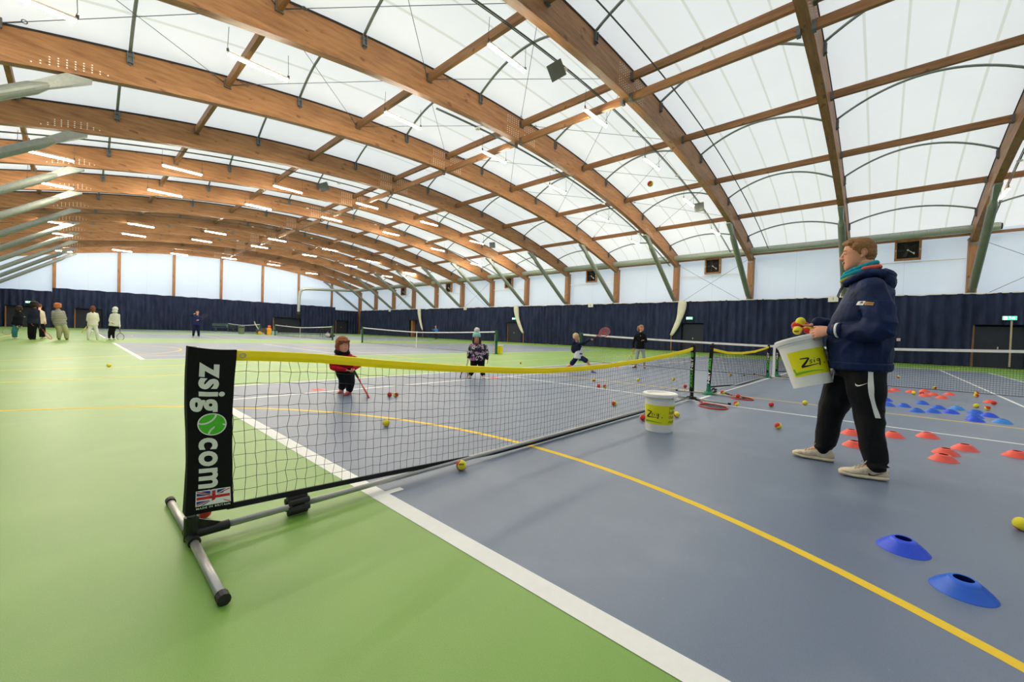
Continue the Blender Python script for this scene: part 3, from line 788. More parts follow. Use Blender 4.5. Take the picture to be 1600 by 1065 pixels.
# rubber clamp on the rail
c = MB(); cx = -.38
c.tube([(cx-.03, YN, .045), (cx+.03, YN, .045)], .022, 12)
cc = part(c, 'rail_clamp', BLACKR, net1)
for i in range(6):
    a = i*PI/3+.35; q = MB(); cyl = (YN+.036*math.cos(a), .052+.036*math.sin(a))
    q.tube([(cx-.048, cyl[0], cyl[1]), (cx+.048, cyl[0], cyl[1])], .0155, 10); part(q, 'rubber_roll', BLACKR, cc)
# cloth sleeve, front post, with its print
SLV = mat('black_sleeve_cloth', (20, 19, 19), .75, spec=.2, bump=.15, bump_s=40)
WPR = mat('white_print', (240, 236, 226), .6); GPR = mat('green_print', (84, 200, 40), .6)
def sleeve_pt(u, v, d=0.0):
    """u 0..1 across (from the post), v 0..1 downwards"""
    zt = .889-.018*u-.006*math.sin(u*PI); zb = .143-.022*u
    z = lerp(zt, zb, v); x = -.845+.168*u+.012*(v-.5)**2*4*(u)-.004*math.sin(v*7)*(1-u)
    y = YN-.028+.012*u+.0035*math.sin(v*11+u*4)+.002*math.sin(v*29+u*9)-d
    return V((x, y, z))
s = MB(); nu, nv = 10, 40; vs = [sleeve_pt(i/nu, j/nv) for j in range(nv+1) for i in range(nu+1)]
back = [V((p.x, 2*YN-p.y+.0, p.z)) for p in vs]
s.add(vs, [(j*(nu+1)+i, j*(nu+1)+i+1, (j+1)*(nu+1)+i+1, (j+1)*(nu+1)+i) for j in range(nv) for i in range(nu)])
s.add(back, [(j*(nu+1)+i, (j+1)*(nu+1)+i, (j+1)*(nu+1)+i+1, j*(nu+1)+i+1) for j in range(nv) for i in range(nu)])
for i in (0, nu):
    A = [vs[j*(nu+1)+i] for j in range(nv+1)]; B = [back[j*(nu+1)+i] for j in range(nv+1)]; s.strip(A, B)
A = [vs[i] for i in range(nu+1)]; B = [back[i] for i in range(nu+1)]; s.strip(A, B)
slv = part(s, 'printed_sleeve', SLV, net1, smooth=False, label='black cloth sleeve printed zsig.com')
SW, SH = .165, .745       # metres per unit u, v
def sprint(name, vs, fs, cu_, cv, m, rot=True, d=.0035):
    """2-D print: text x runs down the sleeve (rotated a quarter turn clockwise) when rot"""
    b = MB(); pts = []
    for v in vs:
        if rot: u = cu_ + v.y/SW; w = cv + v.x/SH
        else: u = cu_ + v.x/SW; w = cv - v.y/SH
        pts.append(sleeve_pt(u, w, d+.001))
    b.add(pts, fs); return part(b, name, m, slv)
def subdiv2d(vs, fs, cuts=1):
    bm = bmesh.new(); B = [bm.verts.new(v) for v in vs]
    for f in fs:
        try: bm.faces.new([B[i] for i in f])
        except ValueError: pass
    bmesh.ops.triangulate(bm, faces=bm.faces)
    bmesh.ops.subdivide_edges(bm, edges=[e for e in bm.edges if e.calc_length() > .02], cuts=cuts)
    bm.verts.index_update(); V_ = [v.co.copy() for v in bm.verts]; F_ = [tuple(v.index for v in f.verts) for f in bm.faces]; bm.free(); return V_, F_
for word, cv in (('zsig', .235), ('com', .695)):
    vs, fs = text2d(word, .128, bold=.0042, spacing=1.10)
    w = max(v.x for v in vs)-min(v.x for v in vs); k = (.222 if word == 'zsig' else .228)/w
    ymin, ymax = min(v.y for v in vs), max(v.y for v in vs)
    vs = [V((v.x*k, v.y*1.03-.01, 0)) for v in vs]; vs, fs = subdiv2d(vs, fs)
    sprint('lettering', vs, fs, .56, cv, WPR)
# green ball in place of the dot
b2 = MB(); n = 40
vs = [V((0, 0, 0))]+[V((.049*math.cos(2*PI*i/n), .052*math.sin(2*PI*i/n), 0)) for i in range(n)]
sprint('ball_emblem', vs, [(0, 1+i, 1+(i+1) % n) for i in range(n)], .53, .458, GPR, d=.0035)
for q in (-1, 1):
    pts = [(q*.049+(-q)*.032*math.cos(t)*1.0, .0+.042*math.sin(t)) for t in [lerp(-PI/2*.86, PI/2*.86, i/16) for i in range(17)]]
    pts = [(x*.9+.0, y*1.0) for x, y in pts]
    c_, s_ = math.cos(.6), math.sin(.6); pts = [(x*c_-y*s_, x*s_+y*c_) for x, y in pts]
    pts = [p for p in pts if p[0]**2/.049**2+p[1]**2/.052**2 < 1]
    a, f = stroke2d(pts, .007); sprint('ball_seam', a, f, .53, .458, WPR, d=.005)
ring = [(.049*math.cos(2*PI*i/40), .052*math.sin(2*PI*i/40)) for i in range(41)]
a, f = stroke2d(ring, .0045); sprint('ball_outline', a, f, .53, .458, WPR, d=.005)
# flag
FW, FH = .118, .062; fu, fv = .56, .905
def R2(x0, y0, x1, y1): return [V((x0, y0, 0)), V((x1, y0, 0)), V((x1, y1, 0)), V((x0, y1, 0))], [(0, 1, 2, 3)]
a, f = R2(-FW/2-.003, -FH/2-.003, FW/2+.003, FH/2+.003); fg = sprint('flag', a, f, fu, fv, mat('flag_white', (244, 242, 238), .6), rot=False, d=.005)
def fpatch(vs, fs, m, d, nm):
    b = MB(); b.add([sleeve_pt(fu+v.x/SW, fv-v.y/SH, d) for v in vs], fs); return part(b, nm, m, fg)
FB = mat('flag_blue', (40, 60, 150), .6); FR = mat('flag_red', (206, 40, 44), .6)
w2, h2 = FW/2, FH/2; cw = .0125; 
blue = MB(); vs = []; fs = []
for sx in (-1, 1):
    for sy in (-1, 1):
        for tri in ([(cw, h2), (cw, h2*.36+.004), (w2*.80, h2)], [(w2, cw*.95), (w2, h2*.78), (w2*.30+.004, cw*.95)]):
            o_ = len(vs); vs += [V((sx*x, sy*y, 0)) for x, y in tri]; fs.append((o_, o_+1, o_+2))
fpatch(vs, fs, FB, .0062, 'blue_fields')
vs, fs = R2(-w2, -.0062, w2, .0062); v2, f2 = R2(-.0062, -h2, .0062, h2); o_ = len(vs); vs += v2; fs += [tuple(i+o_ for i in q) for q in f2]
for (x0, y0, x1, y1) in ((-w2, h2, -cw, .011), (w2, -h2, cw, -.011), (w2*1.0, h2*.93, cw*1.3, .012), (-w2*1.0, -h2*.93, -cw*1.3, -.012)):
    a, f = stroke2d([(x0, y0), (x1, y1)], .004); o_ = len(vs); vs += a; fs += [tuple(i+o_ for i in q) for q in f]
fpatch(vs, fs, FR, .0072, 'red_cross')
vs, fs = text2d('MADE IN BRITAIN', .0125, bold=.0003, spacing=1.22); sprint('small_lettering', vs, fs, .56, .965, WPR, rot=False)
# right-hand post sleeve with letters
def post_sleeve(e, xp, y0, words, wd=.072):
    s = MB(); s.box((xp-.01, y0, .51), (wd, .05, .74)); sl = part(s, 'printed_sleeve', SLV, e)
    k = MB(); k.tube([(xp, y0, .87), (xp, y0, .90)], .022, 10); k.beam((xp-.02, y0, .905), (xp+.06, y0, .915), .02, .02); part(k, 'top_cap', BLACKP, e)
    z = .2
    for w, m, sz in words:
        vs, fs = text2d(w, .10, bold=.004, align='LEFT'); L = max(v.x for v in vs); kk = sz/L
        b = MB(); b.add([(xp-.01-wd/2-.0025, y0+v.y*.5, z+v.x*kk) for v in vs], fs); part(b, 'lettering', m, sl); z += sz+.012
post_sleeve(net1, 5.56, YN, [('ZSIG', GPR, .27), ('NET', WPR, .2), ('S', GPR, .08)])

tab2 = [(6.45, .845), (7.0, .80), (7.6, .755), (8.6, .735), (9.8, .755), (10.8, .81), (11.45, .86)]
net2, top2 = small_net('small portable net with yellow tape reaching the tennis net centre strap', 6.45, 11.45, .06, .06, tab2, False, False)
frame_parts(net2, 6.45, 11.45, .06, green=True, front=False)
post_sleeve(net2, 6.45, .06, [('NET', WPR, .22), ('ZSIG', GPR, .22)], .052)
for ch in list(net2.children_recursive):
    if ch.type == 'MESH' and ch.name.split('.')[0] in ('upright_pole', 'printed_sleeve', 'lettering', 'top_cap'):
        xs_ = [v.co.x for v in ch.data.vertices]
        if max(xs_) < .3 and min(xs_) > -.3:
            for v in ch.data.vertices: v.co.x += .10*max(0, v.co.z-.1)/.8
post_sleeve(net2, 11.45, .06, [('ZSIG', GPR, .27), ('NET', WPR, .2)], .05)
c = MB(); 
for i in range(5): a = i*2*PI/5; c.tube([(6.72, .06+.035*math.cos(a), .05+.035*math.sin(a)), (6.81, .06+.035*math.cos(a), .05+.035*math.sin(a))], .016, 8)
part(c, 'rail_clamp', BLACKR, net2)
net3, top3 = small_net('third small portable net just beyond the tennis net centre strap', 12.25, 17.3, -.02, .06, [(12.2, .86), (13.5, .79), (14.8, .75), (16, .78), (17.3, .86)], False, False)
frame_parts(net3, 12.25, 17.3, -.02, green=True, front=False); post_sleeve(net3, 12.25, -.02, [('ZSIG', GPR, .27), ('NET', WPR, .2)], .05)

# ================================================================== BALLS
RED_F = srgb(214, 44, 30); YEL_F = srgb(240, 226, 40)
def ball_mat():
    def f(nt, N, L, b):
        tc = N.new('ShaderNodeTexCoord'); s = N.new('ShaderNodeSeparateXYZ'); L.new(tc.outputs['Object'], s.inputs[0])
        # tennis ball seam: sign of x*... splits the felt into a red and a yellow panel
        ax = N.new('ShaderNodeMath'); ax.operation = 'MULTIPLY'; L.new(s.outputs[0], ax.inputs[0]); L.new(s.outputs[0], ax.inputs[1])
        ay = N.new('ShaderNodeMath'); ay.operation = 'MULTIPLY'; L.new(s.outputs[1], ay.inputs[0]); L.new(s.outputs[1], ay.inputs[1])
        d = N.new('ShaderNodeMath'); d.operation = 'SUBTRACT'; L.new(ax.outputs[0], d.inputs[0]); L.new(ay.outputs[0], d.inputs[1])
        k = N.new('ShaderNodeMath'); k.operation = 'MULTIPLY'; k.inputs[1].default_value = 20; L.new(d.outputs[0], k.inputs[0])
        z = N.new('ShaderNodeMath'); z.operation = 'SUBTRACT'; L.new(s.outputs[2], z.inputs[0]); L.new(k.outputs[0], z.inputs[1])
        g = N.new('ShaderNodeMath'); g.operation = 'GREATER_THAN'; g.inputs[1].default_value = 0; L.new(z.outputs[0], g.inputs[0])
        mx = N.new('ShaderNodeMix'); mx.data_type = 'RGBA'; mx.inputs[6].default_value = RED_F; mx.inputs[7].default_value = YEL_F
        L.new(g.outputs[0], mx.inputs[0]); L.new(mx.outputs[2], b.inputs['Base Color']); b.inputs['Roughness'].default_value = .85; b.inputs['Sheen Weight'].default_value = .3
        n = N.new('ShaderNodeTexNoise'); n.inputs['Scale'].default_value = 500; L.new(tc.outputs['Object'], n.inputs['Vector'])
        bp = N.new('ShaderNodeBump'); bp.inputs['Strength'].default_value = .3; bp.inputs['Distance'].default_value = .002; L.new(n.outputs['Fac'], bp.inputs['Height']); L.new(bp.outputs['Normal'], b.inputs['Normal'])
    return f
BALLM = node_mat('red_and_yellow_felt', ball_mat())
BR = .0365
b = MB(); b.sphere((0, 0, 0), BR, 28, 18); ball0 = b.build('tennis_ball', BALLM, smooth=True)
BALLS = [
 ((.68, -.02), 'yellow and red foam ball touching the base rail of the front net', 'TR'),
 ((.96, 1.5), 'yellow and red ball alone on the yellow curved line', 'Y'),
 ((1.92, 3.09), 'left ball of the touching pair beyond the front net, mostly red', 'R'),
 ((1.985, 3.03), 'right ball of the touching pair beyond the front net', 'YR'),
 ((-.65, 9.88), 'yellow ball lying alone on the green floor at left', 'Y'),
 ((8.38, 6.31), 'orange looking ball on the green strip between the courts', 'B'),
 ((11.9, 5.41), 'dark yellow ball beside the far white sideline under the tennis net', 'Y'),
 ((6.39, 2.4), 'ball directly below the foot of the swinging boy', 'TL'),
 ((5.54, 1.77), 'left ball of the pair lying on the service line', 'R'),
 ((5.56, 1.65), 'right ball of the pair lying on the service line', 'B'),
 ((3.98, .58), 'big red ball left of the white bucket, seen through the net', 'RY'),
 ((7.3, 1.81), 'yellow ball below the standing ponytail girl', 'Y'),
 ((8.2, 1.37), 'red and yellow ball just left of the front net far post', 'YR'),
 ((7.04, .68), 'red ball half hidden behind the lettered far post', 'R'),
 ((10.88, .84), 'red and yellow ball seen through the second small net', 'YR'),
 ((6.69, -.11), 'red ball beside the clamp of the second small net', 'B'),
 ((5.52, -.62), 'half red half yellow ball behind the near racket', 'RY'),
 ((5.89, -1.01), 'all red ball on the court between racket and coach', 'R'),
 ((4.18, -1.38), 'red and yellow ball lying left of the coach shoes', 'RY'),
 ((3.89, -.34), 'yellow and red ball peeking out right of the standing bucket', 'T'),
 ((3.36, -.14), 'red ball peeking out left of the standing bucket', 'R'),
 ((-.73, .31), 'red ball behind the foot joint of the front net', 'R'),
 ((6.59, -1.35), 'yellow ball on the thin yellow line left of the coach', 'Y'),
 ((15.6, -2.63), 'small ball beyond the tennis net, right of the coach', 'RY'),
 ((12.22, -3.17), 'ball lying at the foot of the tennis net above the red cones', 'TL'),
 ((11.7, -3.76), 'upper ball of the touching pair beside the white line', 'B'),
 ((10.97, -3.67), 'lower ball of the pair beside the white line', 'YR'),
 ((9.65, -3.72), 'red ball resting against the rightmost far red cone', 'R'),
 ((8.83, -3.42), 'yellow ball of the pair near the right blue cones', 'Y'),
 ((8.63, -3.52), 'red ball of the pair near the right blue cones', 'B'),
 ((10.32, -2.74), 'yellow ball among the far red cones', 'Y'),
 ((10.37, -2.86), 'red ball among the far red cones', 'R'),
 ((2.3, -2.83), 'yellow and red ball cut by the right edge of the frame', 'Y'),
 ((24.65, 19.4), 'tiny yellow ball near the curtain, leftmost of four', 'Y'),
 ((28.1, 21.9), 'tiny yellow ball near the curtain, second of four', 'Y'),
 ((28.58, 21.0), 'tiny yellow ball near the curtain, third of four', 'Y'),
 ((29.02, 20.3), 'tiny yellow ball near the curtain, rightmost of four', 'Y'),
 ((27.6, 8.9), 'tiny yellow ball on the green floor below the slanting cream cloth', 'Y'),
 ((26.5, 10.9), 'tiny yellow ball on the green floor right of the ponytail girl', 'Y'),
]
def place_ball(loc, lb, rot, i):
    o = ball0 if i == 0 else dup(ball0, (0, 0, 0))
    o.location = loc
    n_ = (V(loc)-CO); n_.z = 0; n_.normalize(); r_b = V((n_.y, -n_.x, 0)); u_b = V((0, 0, 1))
    D = {'Y': -n_+u_b*.4, 'R': n_-u_b*.3, 'RY': r_b-n_*.1, 'YR': -r_b-n_*.1, 'T': u_b-n_*.2, 'B': -u_b-n_*.2, 'TR': r_b+u_b*.8-n_*.3, 'TL': -r_b+u_b*.8-n_*.3}
    q_ = D[rot].normalized().to_track_quat('Z', 'Y')
    o.rotation_euler = (q_ @ Matrix.Rotation(len(lb)*.37, 3, 'Z').to_quaternion()).to_euler()
    tag(o, lb, 'tennis ball', 'red and yellow training balls')
for i, ((x, y), lb, rot) in enumerate(BALLS): place_ball((x, y, BR), lb, rot, i)
RACKZ = .0
place_ball((6.28, -.46, BR+.022), 'red ball lying on the strings of the racket nearer the tennis net', 'R', 99)
place_ball(tuple(CO+ray(1016, 287)*5.2), 'red and yellow ball in flight high above the court', 'RY', 99)
HB = [((1251, 502), 3.00, 'yellow ball on top of the handful held over the bucket', 'Y'), ((1244, 508.5), 3.05, 'red ball at the left of the handful over the bucket', 'R'),
      ((1246, 516), 2.97, 'lowest yellow ball held over the bucket, with small black lettering', 'Y'), ((1263, 515), 3.00, 'yellow ball half sunk behind the bucket rim next to the hand', 'TR'),
      ((1257, 509), 3.07, 'red ball in the middle of the held handful', 'R')]
HBP = []
for (p, X, lb, rot) in HB:
    q = onx(p[0], p[1], X); HBP.append(q); place_ball(tuple(q), lb, rot, 99)
def ball_text(c, txt, size, dirv):
    c = V(c); d = V(dirv).normalized(); rt = d.cross(V((0, 0, 1))).normalized()*-1; up = d.cross(rt)*-1
    rt = V((0, 0, 1)).cross(d).normalized(); up = d.cross(rt)
    vs, fs = text2d(txt, size, bold=.0008); b = MB()
    pts = []
    for v in vs:
        q = d*BR + rt*v.x + up*v.y; pts.append(c+q.normalized()*(BR+.0008))
    b.add(pts, fs); return b
for nm, c, dv in (('tennis_ball.lettering', (.68, -.02, BR), (-.5, -.6, .45)), ('x', HBP[2], (-1, .1, -.25))):
    bt = ball_text(c, 'mini', .024, dv); o = bt.build('lettering', BLACKP)
    tgt = [b_ for b_ in bpy.data.objects if b_.name.startswith('tennis_ball') and b_.parent is None and (b_.location-V(c)).length < 1e-3][0]
    bpy.context.view_layer.update(); o.parent = tgt; o.matrix_parent_inverse = tgt.matrix_world.inverted()

# ================================================================== DISC CONES
def cone_mat(nm, c):
    return mat(nm, c, .42, spec=.5, noise_s=25, noise_a=.08)
CRED = cone_mat('red_soft_plastic', (246, 92, 72)); CBLU = cone_mat('blue_soft_plastic', (30, 98, 214)); CBL2 = cone_mat('royal_blue_soft_plastic', (36, 78, 226)); CBL3 = cone_mat('light_blue_soft_plastic', (52, 140, 222))
def make_cone(m):
    prof = [(.031, .054), (.036, .0555), (.046, .050), (.055, .043), (.056, .0395), (.070, .031), (.071, .0275), (.086, .017), (.090, .0085), (.098, .003), (.1, .0), (.096, .0), (.086, .012), (.068, .026), (.050, .0405), (.034, .051), (.031, .054)]
    b = MB(); b.lathe(prof, n=36); return b.build('disc_cone', m, smooth=True)
protos = {'r': make_cone(CRED), 'b': make_cone(CBLU), 'k': make_cone(CBL2), 'l': make_cone(CBL3)}; usedc = set()
CONES = [
 ('r', 10.39, -2.35, 'red disc cone behind the coach leg in the far red cluster'), ('r', 10.87, -2.47, 'red disc cone in the far cluster, second from the coach'),
 ('r', 10.75, -2.72, 'red disc cone beside the yellow and red balls'), ('r', 11.24, -2.95, 'backmost red disc cone near the tennis net'),
 ('r', 10.12, -2.89, 'red disc cone in front of the far red cluster, left'), ('r', 10.53, -3.04, 'red disc cone in the middle right of the far red cluster'),
 ('r', 10.01, -3.12, 'red disc cone in front of the far red cluster, right'), ('r', 10.96, -3.3, 'rightmost red disc cone of the far red cluster'),
 ('r', 10.0, -3.73, 'lone red disc cone next to a ball near the white line'), ('r', 4.78, -2.35, 'red disc cone partly hidden right of the coach knee'),
 ('r', 5.07, -2.63, 'red disc cone on its own below the white service line'), ('r', 4.63, -2.86, 'pale red disc cone, upper of the cluster of three'),
 ('r', 4.24, -2.70, 'red disc cone in the middle of the cluster of three'), ('r', 3.92, -2.66, 'red disc cone lowest of the cluster of three'),
 ('r', 4.66, -3.19, 'red disc cone cut by the right edge of the frame'), ('r', 4.55, -2.01, 'red disc cone between the legs of the coach, upper'),
 ('r', 3.9, -2.06, 'red disc cone between the legs of the coach, lower'), ('r', 1.42, 4.35, 'flat red marker behind the boy in the red jacket'),
 ('r', 4.98, 4.05, 'flat red marker right of the bobble hat girl'), ('r', 7.96, 4.08, 'flat red marker under the swinging boy'), ('r', 10.53, 4.07, 'flat red marker left of the ponytail girl'),
 ('k', 8.5, -2.31, 'blue disc cone beside the coach leg, upper'), ('b', 7.74, -2.33, 'blue disc cone beside the coach leg, lower left'), ('b', 7.85, -2.52, 'blue disc cone beside the coach leg, lower right'),
 ('b', 8.56, -2.77, 'blue disc cone alone at the upper left of the blue cluster'), ('b', 7.35, -2.65, 'blue disc cone at the lower left of the blue cluster'), ('b', 7.5, -2.83, 'blue disc cone overlapping the lower left one'),
 ('b', 8.09, -2.93, 'blue disc cone in the middle of the blue cluster'), ('k', 7.66, -3.03, 'darker blue disc cone below the middle of the blue cluster'), ('l', 8.25, -3.15, 'light blue disc cone at the top of the blue cluster'),
 ('b', 8.0, -3.32, 'blue disc cone right of the light blue one'), ('b', 7.42, -3.24, 'blue disc cone in the lower right group, left'), ('k', 7.02, -3.20, 'royal blue disc cone lowest in the blue cluster'),
 ('k', 7.73, -3.42, 'blue disc cone in the lower right group, upper'), ('l', 7.14, -3.46, 'light blue disc cone at the right end of the blue cluster'),
 ('k', 1.53, -2.335, 'shiny royal blue disc cone in the foreground, the farther of two'), ('b', 1.245, -2.505, 'blue disc cone closest to the camera')]
for i, (k, x, y, lb) in enumerate(CONES):
    flat = y > 3
    o = protos[k] if k not in usedc else dup(protos[k], (0, 0, 0)); usedc.add(k)
    o.location = (x, y, 0); o.rotation_euler = (0, 0, i*.7)
    if flat: o.scale = (1.1, 1.1, .25)
    tag(o, lb, 'marker cone', 'blue disc cones' if k != 'r' else 'red disc cones')

# ================================================================== BUCKETS
BKT = mat('white_bucket_plastic', (242, 238, 230), .4, noise_s=5, noise_a=.04)
BLAB = mat('yellow_bucket_label', (240, 232, 4), .45, noise_s=8, noise_a=.06); BLG = mat('green_label_swoosh', (120, 190, 30), .45); INK = mat('black_print', (18, 18, 16), .5)
BH, RT, RB = .40, .158, .136
def brad(z): return lerp(RB, RT, z/BH)
def bucket(label, Mx, lid, label_ang, group):
    """Mx maps bucket space (base at origin, z up, label faces -Y turned by label_ang) to the world"""
    loc = Mx @ V((0, 0, 0)); e = thing('ball_bucket', label, 'bucket', loc, group)
    def T(mb): mb.v = [tuple(Mx @ V(v)) for v in mb.v]; return mb
    b = MB()
    b.lathe([(0, .004), (RB-.004, .004), (RB-.001, 0), (RB, .004), (brad(BH-.06), BH-.06), (brad(BH-.06)+.004, BH-.058), (brad(BH-.05)+.004, BH-.05), (brad(BH)+.004, BH-.045), (RT+.010, BH-.04), (RT+.014, BH-.012), (RT+.010, BH), (RT+.001, BH+.001), (RT-.004, BH-.006)]
            + [(RT-.005, BH-.03), (brad(.02)-.004, .02), (0, .012)], n=48)
    part(T(b), 'body', BKT, e, smooth=False)
    if lid:
        l = MB(); l.lathe([(0, BH-.012), (RT-.03, BH-.012), (RT-.022, BH+.003), (RT+.012, BH+.004), (RT+.02, BH-.002), (RT+.022, BH-.03), (RT+.016, BH-.032)], n=48); part(T(l), 'lid', BKT, e, smooth=False)
        q = MB(); q.box((RT*math.cos(-.7)*1.12, RT*math.sin(-.7)*1.12, BH-.03), (.03, .03, .03), Matrix.Rotation(-.7, 3, 'Z')); part(T(q), 'lid_tab', BKT, e)
    def cyl(u, z, d):   # u metres along the wall, rightwards seen from outside
        a = label_ang+u/.147; r = brad(z)+d; return V((r*math.sin(a), -r*math.cos(a), z))
    def wrap(vs, fs, d, name, m, par):
        vs, fs = subdiv2d(vs, fs, 1)
        w = MB(); w.add([cyl(v.x, v.y, d) for v in vs], fs); return part(T(w), name, m, par)
    # label band: grid
    g = MB(); nu = 44; u0, u1, z0, z1 = -.20, .24, .085, .285
    pts = [cyl(lerp(u0, u1, i/nu), z, .0012) for i in range(nu+1) for z in (z0, (z0+z1)/2, z1)]
    g.add(pts, [(i*3+j, (i+1)*3+j, (i+1)*3+j+1, i*3+j+1) for i in range(nu) for j in (0, 1)]); lab = part(T(g), 'label', BLAB, e)
    def uvs(pts, w0, w1): return stroke2d(pts, w0, w1)
    # green brush stroke along the foot of the label
    n = 24; A = []; 
    pts = [(lerp(-.185, .02, i/n), .108+.018*math.sin(i/n*2)*1-.02*i/n) for i in range(n+1)]
    a, f = uvs(pts, .022, .004); w = MB(); w.add([cyl(v.x, v.y, .002) for v in a], f); part(T(w), 'green_stroke', BLG, lab)
    a, f = uvs([(-.188+.0004*i, .150-.0028*i) for i in range(20)], .016, .012); w = MB(); w.add([cyl(v.x, v.y, .0022) for v in a], f); part(T(w), 'green_stroke', BLG, lab)
    # handwritten Zsig.
    K = 1.22; ox, oy = (-.150 if lid else -.125), .176
    def st(P, w0, w1=None):
        P2 = []
        for (p, q) in zip(P, P[1:]):
            m_ = max(1, int(math.hypot(q[0]-p[0], q[1]-p[1])/.008))
            for i in range(m_): P2.append((lerp(p[0], q[0], i/m_), lerp(p[1], q[1], i/m_)))
        w0 *= 1.45; w1 = w0 if w1 is None else w1*1.45
        P2.append(P[-1]); P2 = [(ox+x*K, oy+y*K) for x, y in P2]
        return uvs(P2, w0, w1)
    strokes = [([(.004, .036), (.04, .034), (.052, .032)], .006, .007), ([(.052, .032), (.03, .008), (.004, -.016)], .008, .012), ([(.0, -.018), (.04, -.016), (.10, -.012)], .009, .003),
               ([(.068, .016), (.056, .018), (.052, .012), (.062, .006), (.060, -.001), (.048, -.002)], .004, .004), ([(.078, .016), (.075, -.001)], .005, .004), ([(.081, .025), (.083, .027)], .005, .005),
               ([(.113, .017), (.100, .019), (.092, .010), (.097, .002), (.110, .012)], .004, .004), ([(.113, .018), (.109, -.004), (.104, -.024)], .005, .007)]
    w = MB()
    for s_ in strokes:
        a, f = st(*s_); w.add([cyl(v.x, v.y, .0025) for v in a], f)
    disc = [(ox+.172+.006*math.cos(t), oy-.014+.006*math.sin(t)) for t in [i*PI/5 for i in range(10)]]
    w.add([cyl(x, y, .0025) for x, y in disc], [tuple(range(10))])
    w.add([cyl(ox+.155+.004*i_, oy+.024+.0025*j_, .0025) for i_, j_ in ((0, 0), (1, 0), (1, 1), (0, 1))], [(0, 1, 2, 3)])
    part(T(w), 'handwritten_name', INK, lab)
    for i, t in enumerate(('more', 'balls', 'than', 'most')):
        vs, fs = text2d(t, .05, align='LEFT'); w = MB(); w.add([cyl(.092+v.x, .262-.048*i+v.y, .0025) for v in vs], fs); part(T(w), 'slogan_word', INK, lab)
    return e
def bmatrix(base, axis, look):
    """columns: -Y faces look"""
    z = V(axis).normalized(); y = -(V(look)-z*V(look).dot(z)).normalized(); x = y.cross(z)
    M_ = Matrix((x, y, z)).transposed().to_4x4(); M_.translation = V(base); return M_
bk = V((3.04, -.47, 0)); bucket('white lidded bucket with yellow label standing on the blue court', bmatrix(bk, (0, 0, 1), (CO-bk)), True, .05, 'white ball buckets with yellow labels')
hb = V((2.83, -1.82, .645)); ax = V((.02, .130, .40)); bucket('white open bucket with yellow label held tilted by the coach', bmatrix(hb, ax, V((-1, .0, 0))), False, -.02 if False else .74, 'white ball buckets with yellow labels')
# yellow tub by the second court
e = thing('yellow_tub', 'small yellow tub with a white lid beside the green net post', 'tub', (12.33, 11.22, 0))
b = MB(); b.lathe([(0, .01), (.15, .01), (.165, .36), (0, .36)], (12.33, 11.22, 0), 20); part(b, 'body', mat('yellow_tub_plastic', (240, 214, 20), .5), e, smooth=False)
b = MB(); b.lathe([(0, .40), (.17, .40), (.175, .37), (.165, .36)], (12.33, 11.22, 0), 20); part(b, 'lid', WHITEP, e)

# ================================================================== RACKETS
def racket(label, butt, direction, normal, L=.62, frame=(200, 30, 26), strings=(230, 225, 215), grip=(30, 30, 32), mark=None, group='tennis rackets'):
    d = V(direction).normalized(); n = V(normal); n = (n-d*n.dot(d)).normalized(); s = d.cross(n); p0 = V(butt)
    e = thing('tennis_racket', label, 'racket', p0, group); hw, hl = .125*L/.62, .158*L/.62; c = p0+d*(L-hl)
    m = mat('racket_frame_%d_%d_%d' % frame, frame, .35)
    b = MB(); b.tube([c+d*(hl*math.cos(t))+s*(hw*math.sin(t)) for t in [i*2*PI/40 for i in range(40)]], .0095, 8, closed=True)
    a0 = c-d*hl*.86; neck = p0+d*(.21*L/.62)
    for q in (-1, 1): b.tube([neck, neck+d*.06+s*q*.012, a0+s*q*hw*.50-d*.0], .008, 7)
    b.tube([p0+d*.14*L/.62, neck+d*.02], .011, 8)
    part(b, 'frame', m, e, smooth=True)
    b = MB()
    for i in range(-8, 9):
        x = i*hw/8.6; h = hl*math.sqrt(max(0, 1-(x/hw)**2)); b.tube([c+s*x-d*h, c+s*x+d*h], .0013, 3)
        y = i*hl/8.6; w_ = hw*math.sqrt(max(0, 1-(y/hl)**2)); b.tube([c+d*y-s*w_, c+d*y+s*w_], .0013, 3)
    part(b, 'strings', mat('racket_strings_%d' % strings[0], strings, .5), e)
    if mark:
        vs, fs = text2d(mark, .2, bold=.006); b = MB(); k = .75; sg = 1 if s.z < 0 else -1
        b.add([c+d*(v.x*k)-s*(v.y*k)*sg+n*.004 for v in vs], fs); b.add([c+d*(v.x*k)-s*(v.y*k)*sg-n*.004 for v in vs], fs); part(b, 'string_logo', m, e)
    b = MB(); b.tube([p0, p0+d*.004, p0+d*.15*L/.62], [.017, .0155, .0135], 8); part(b, 'grip', mat('racket_grip_%d' % grip[0], grip, .7), e)
    return e
def floor_racket(label, a, b_, lift=.012, **k):
    a = V((a[0], a[1], lift)); d = V((b_[0], b_[1], lift))-a; return racket(label, a, d, (0, 0, 1), L=d.length, **k)
floor_racket('black and red racket lying on the court beside the front net far foot', (5.62, .02), (4.93, -.56), frame=(206, 40, 26), strings=(24, 24, 26))
floor_racket('black and red racket with a ball on it, lying nearer the tennis net', (6.86, -.10), (6.3, -.70) if False else (6.28, -.62), frame=(206, 40, 26), strings=(24, 24, 26))

# ================================================================== THINGS FAR AWAY
fx = lambda x, y: onz(x, y)
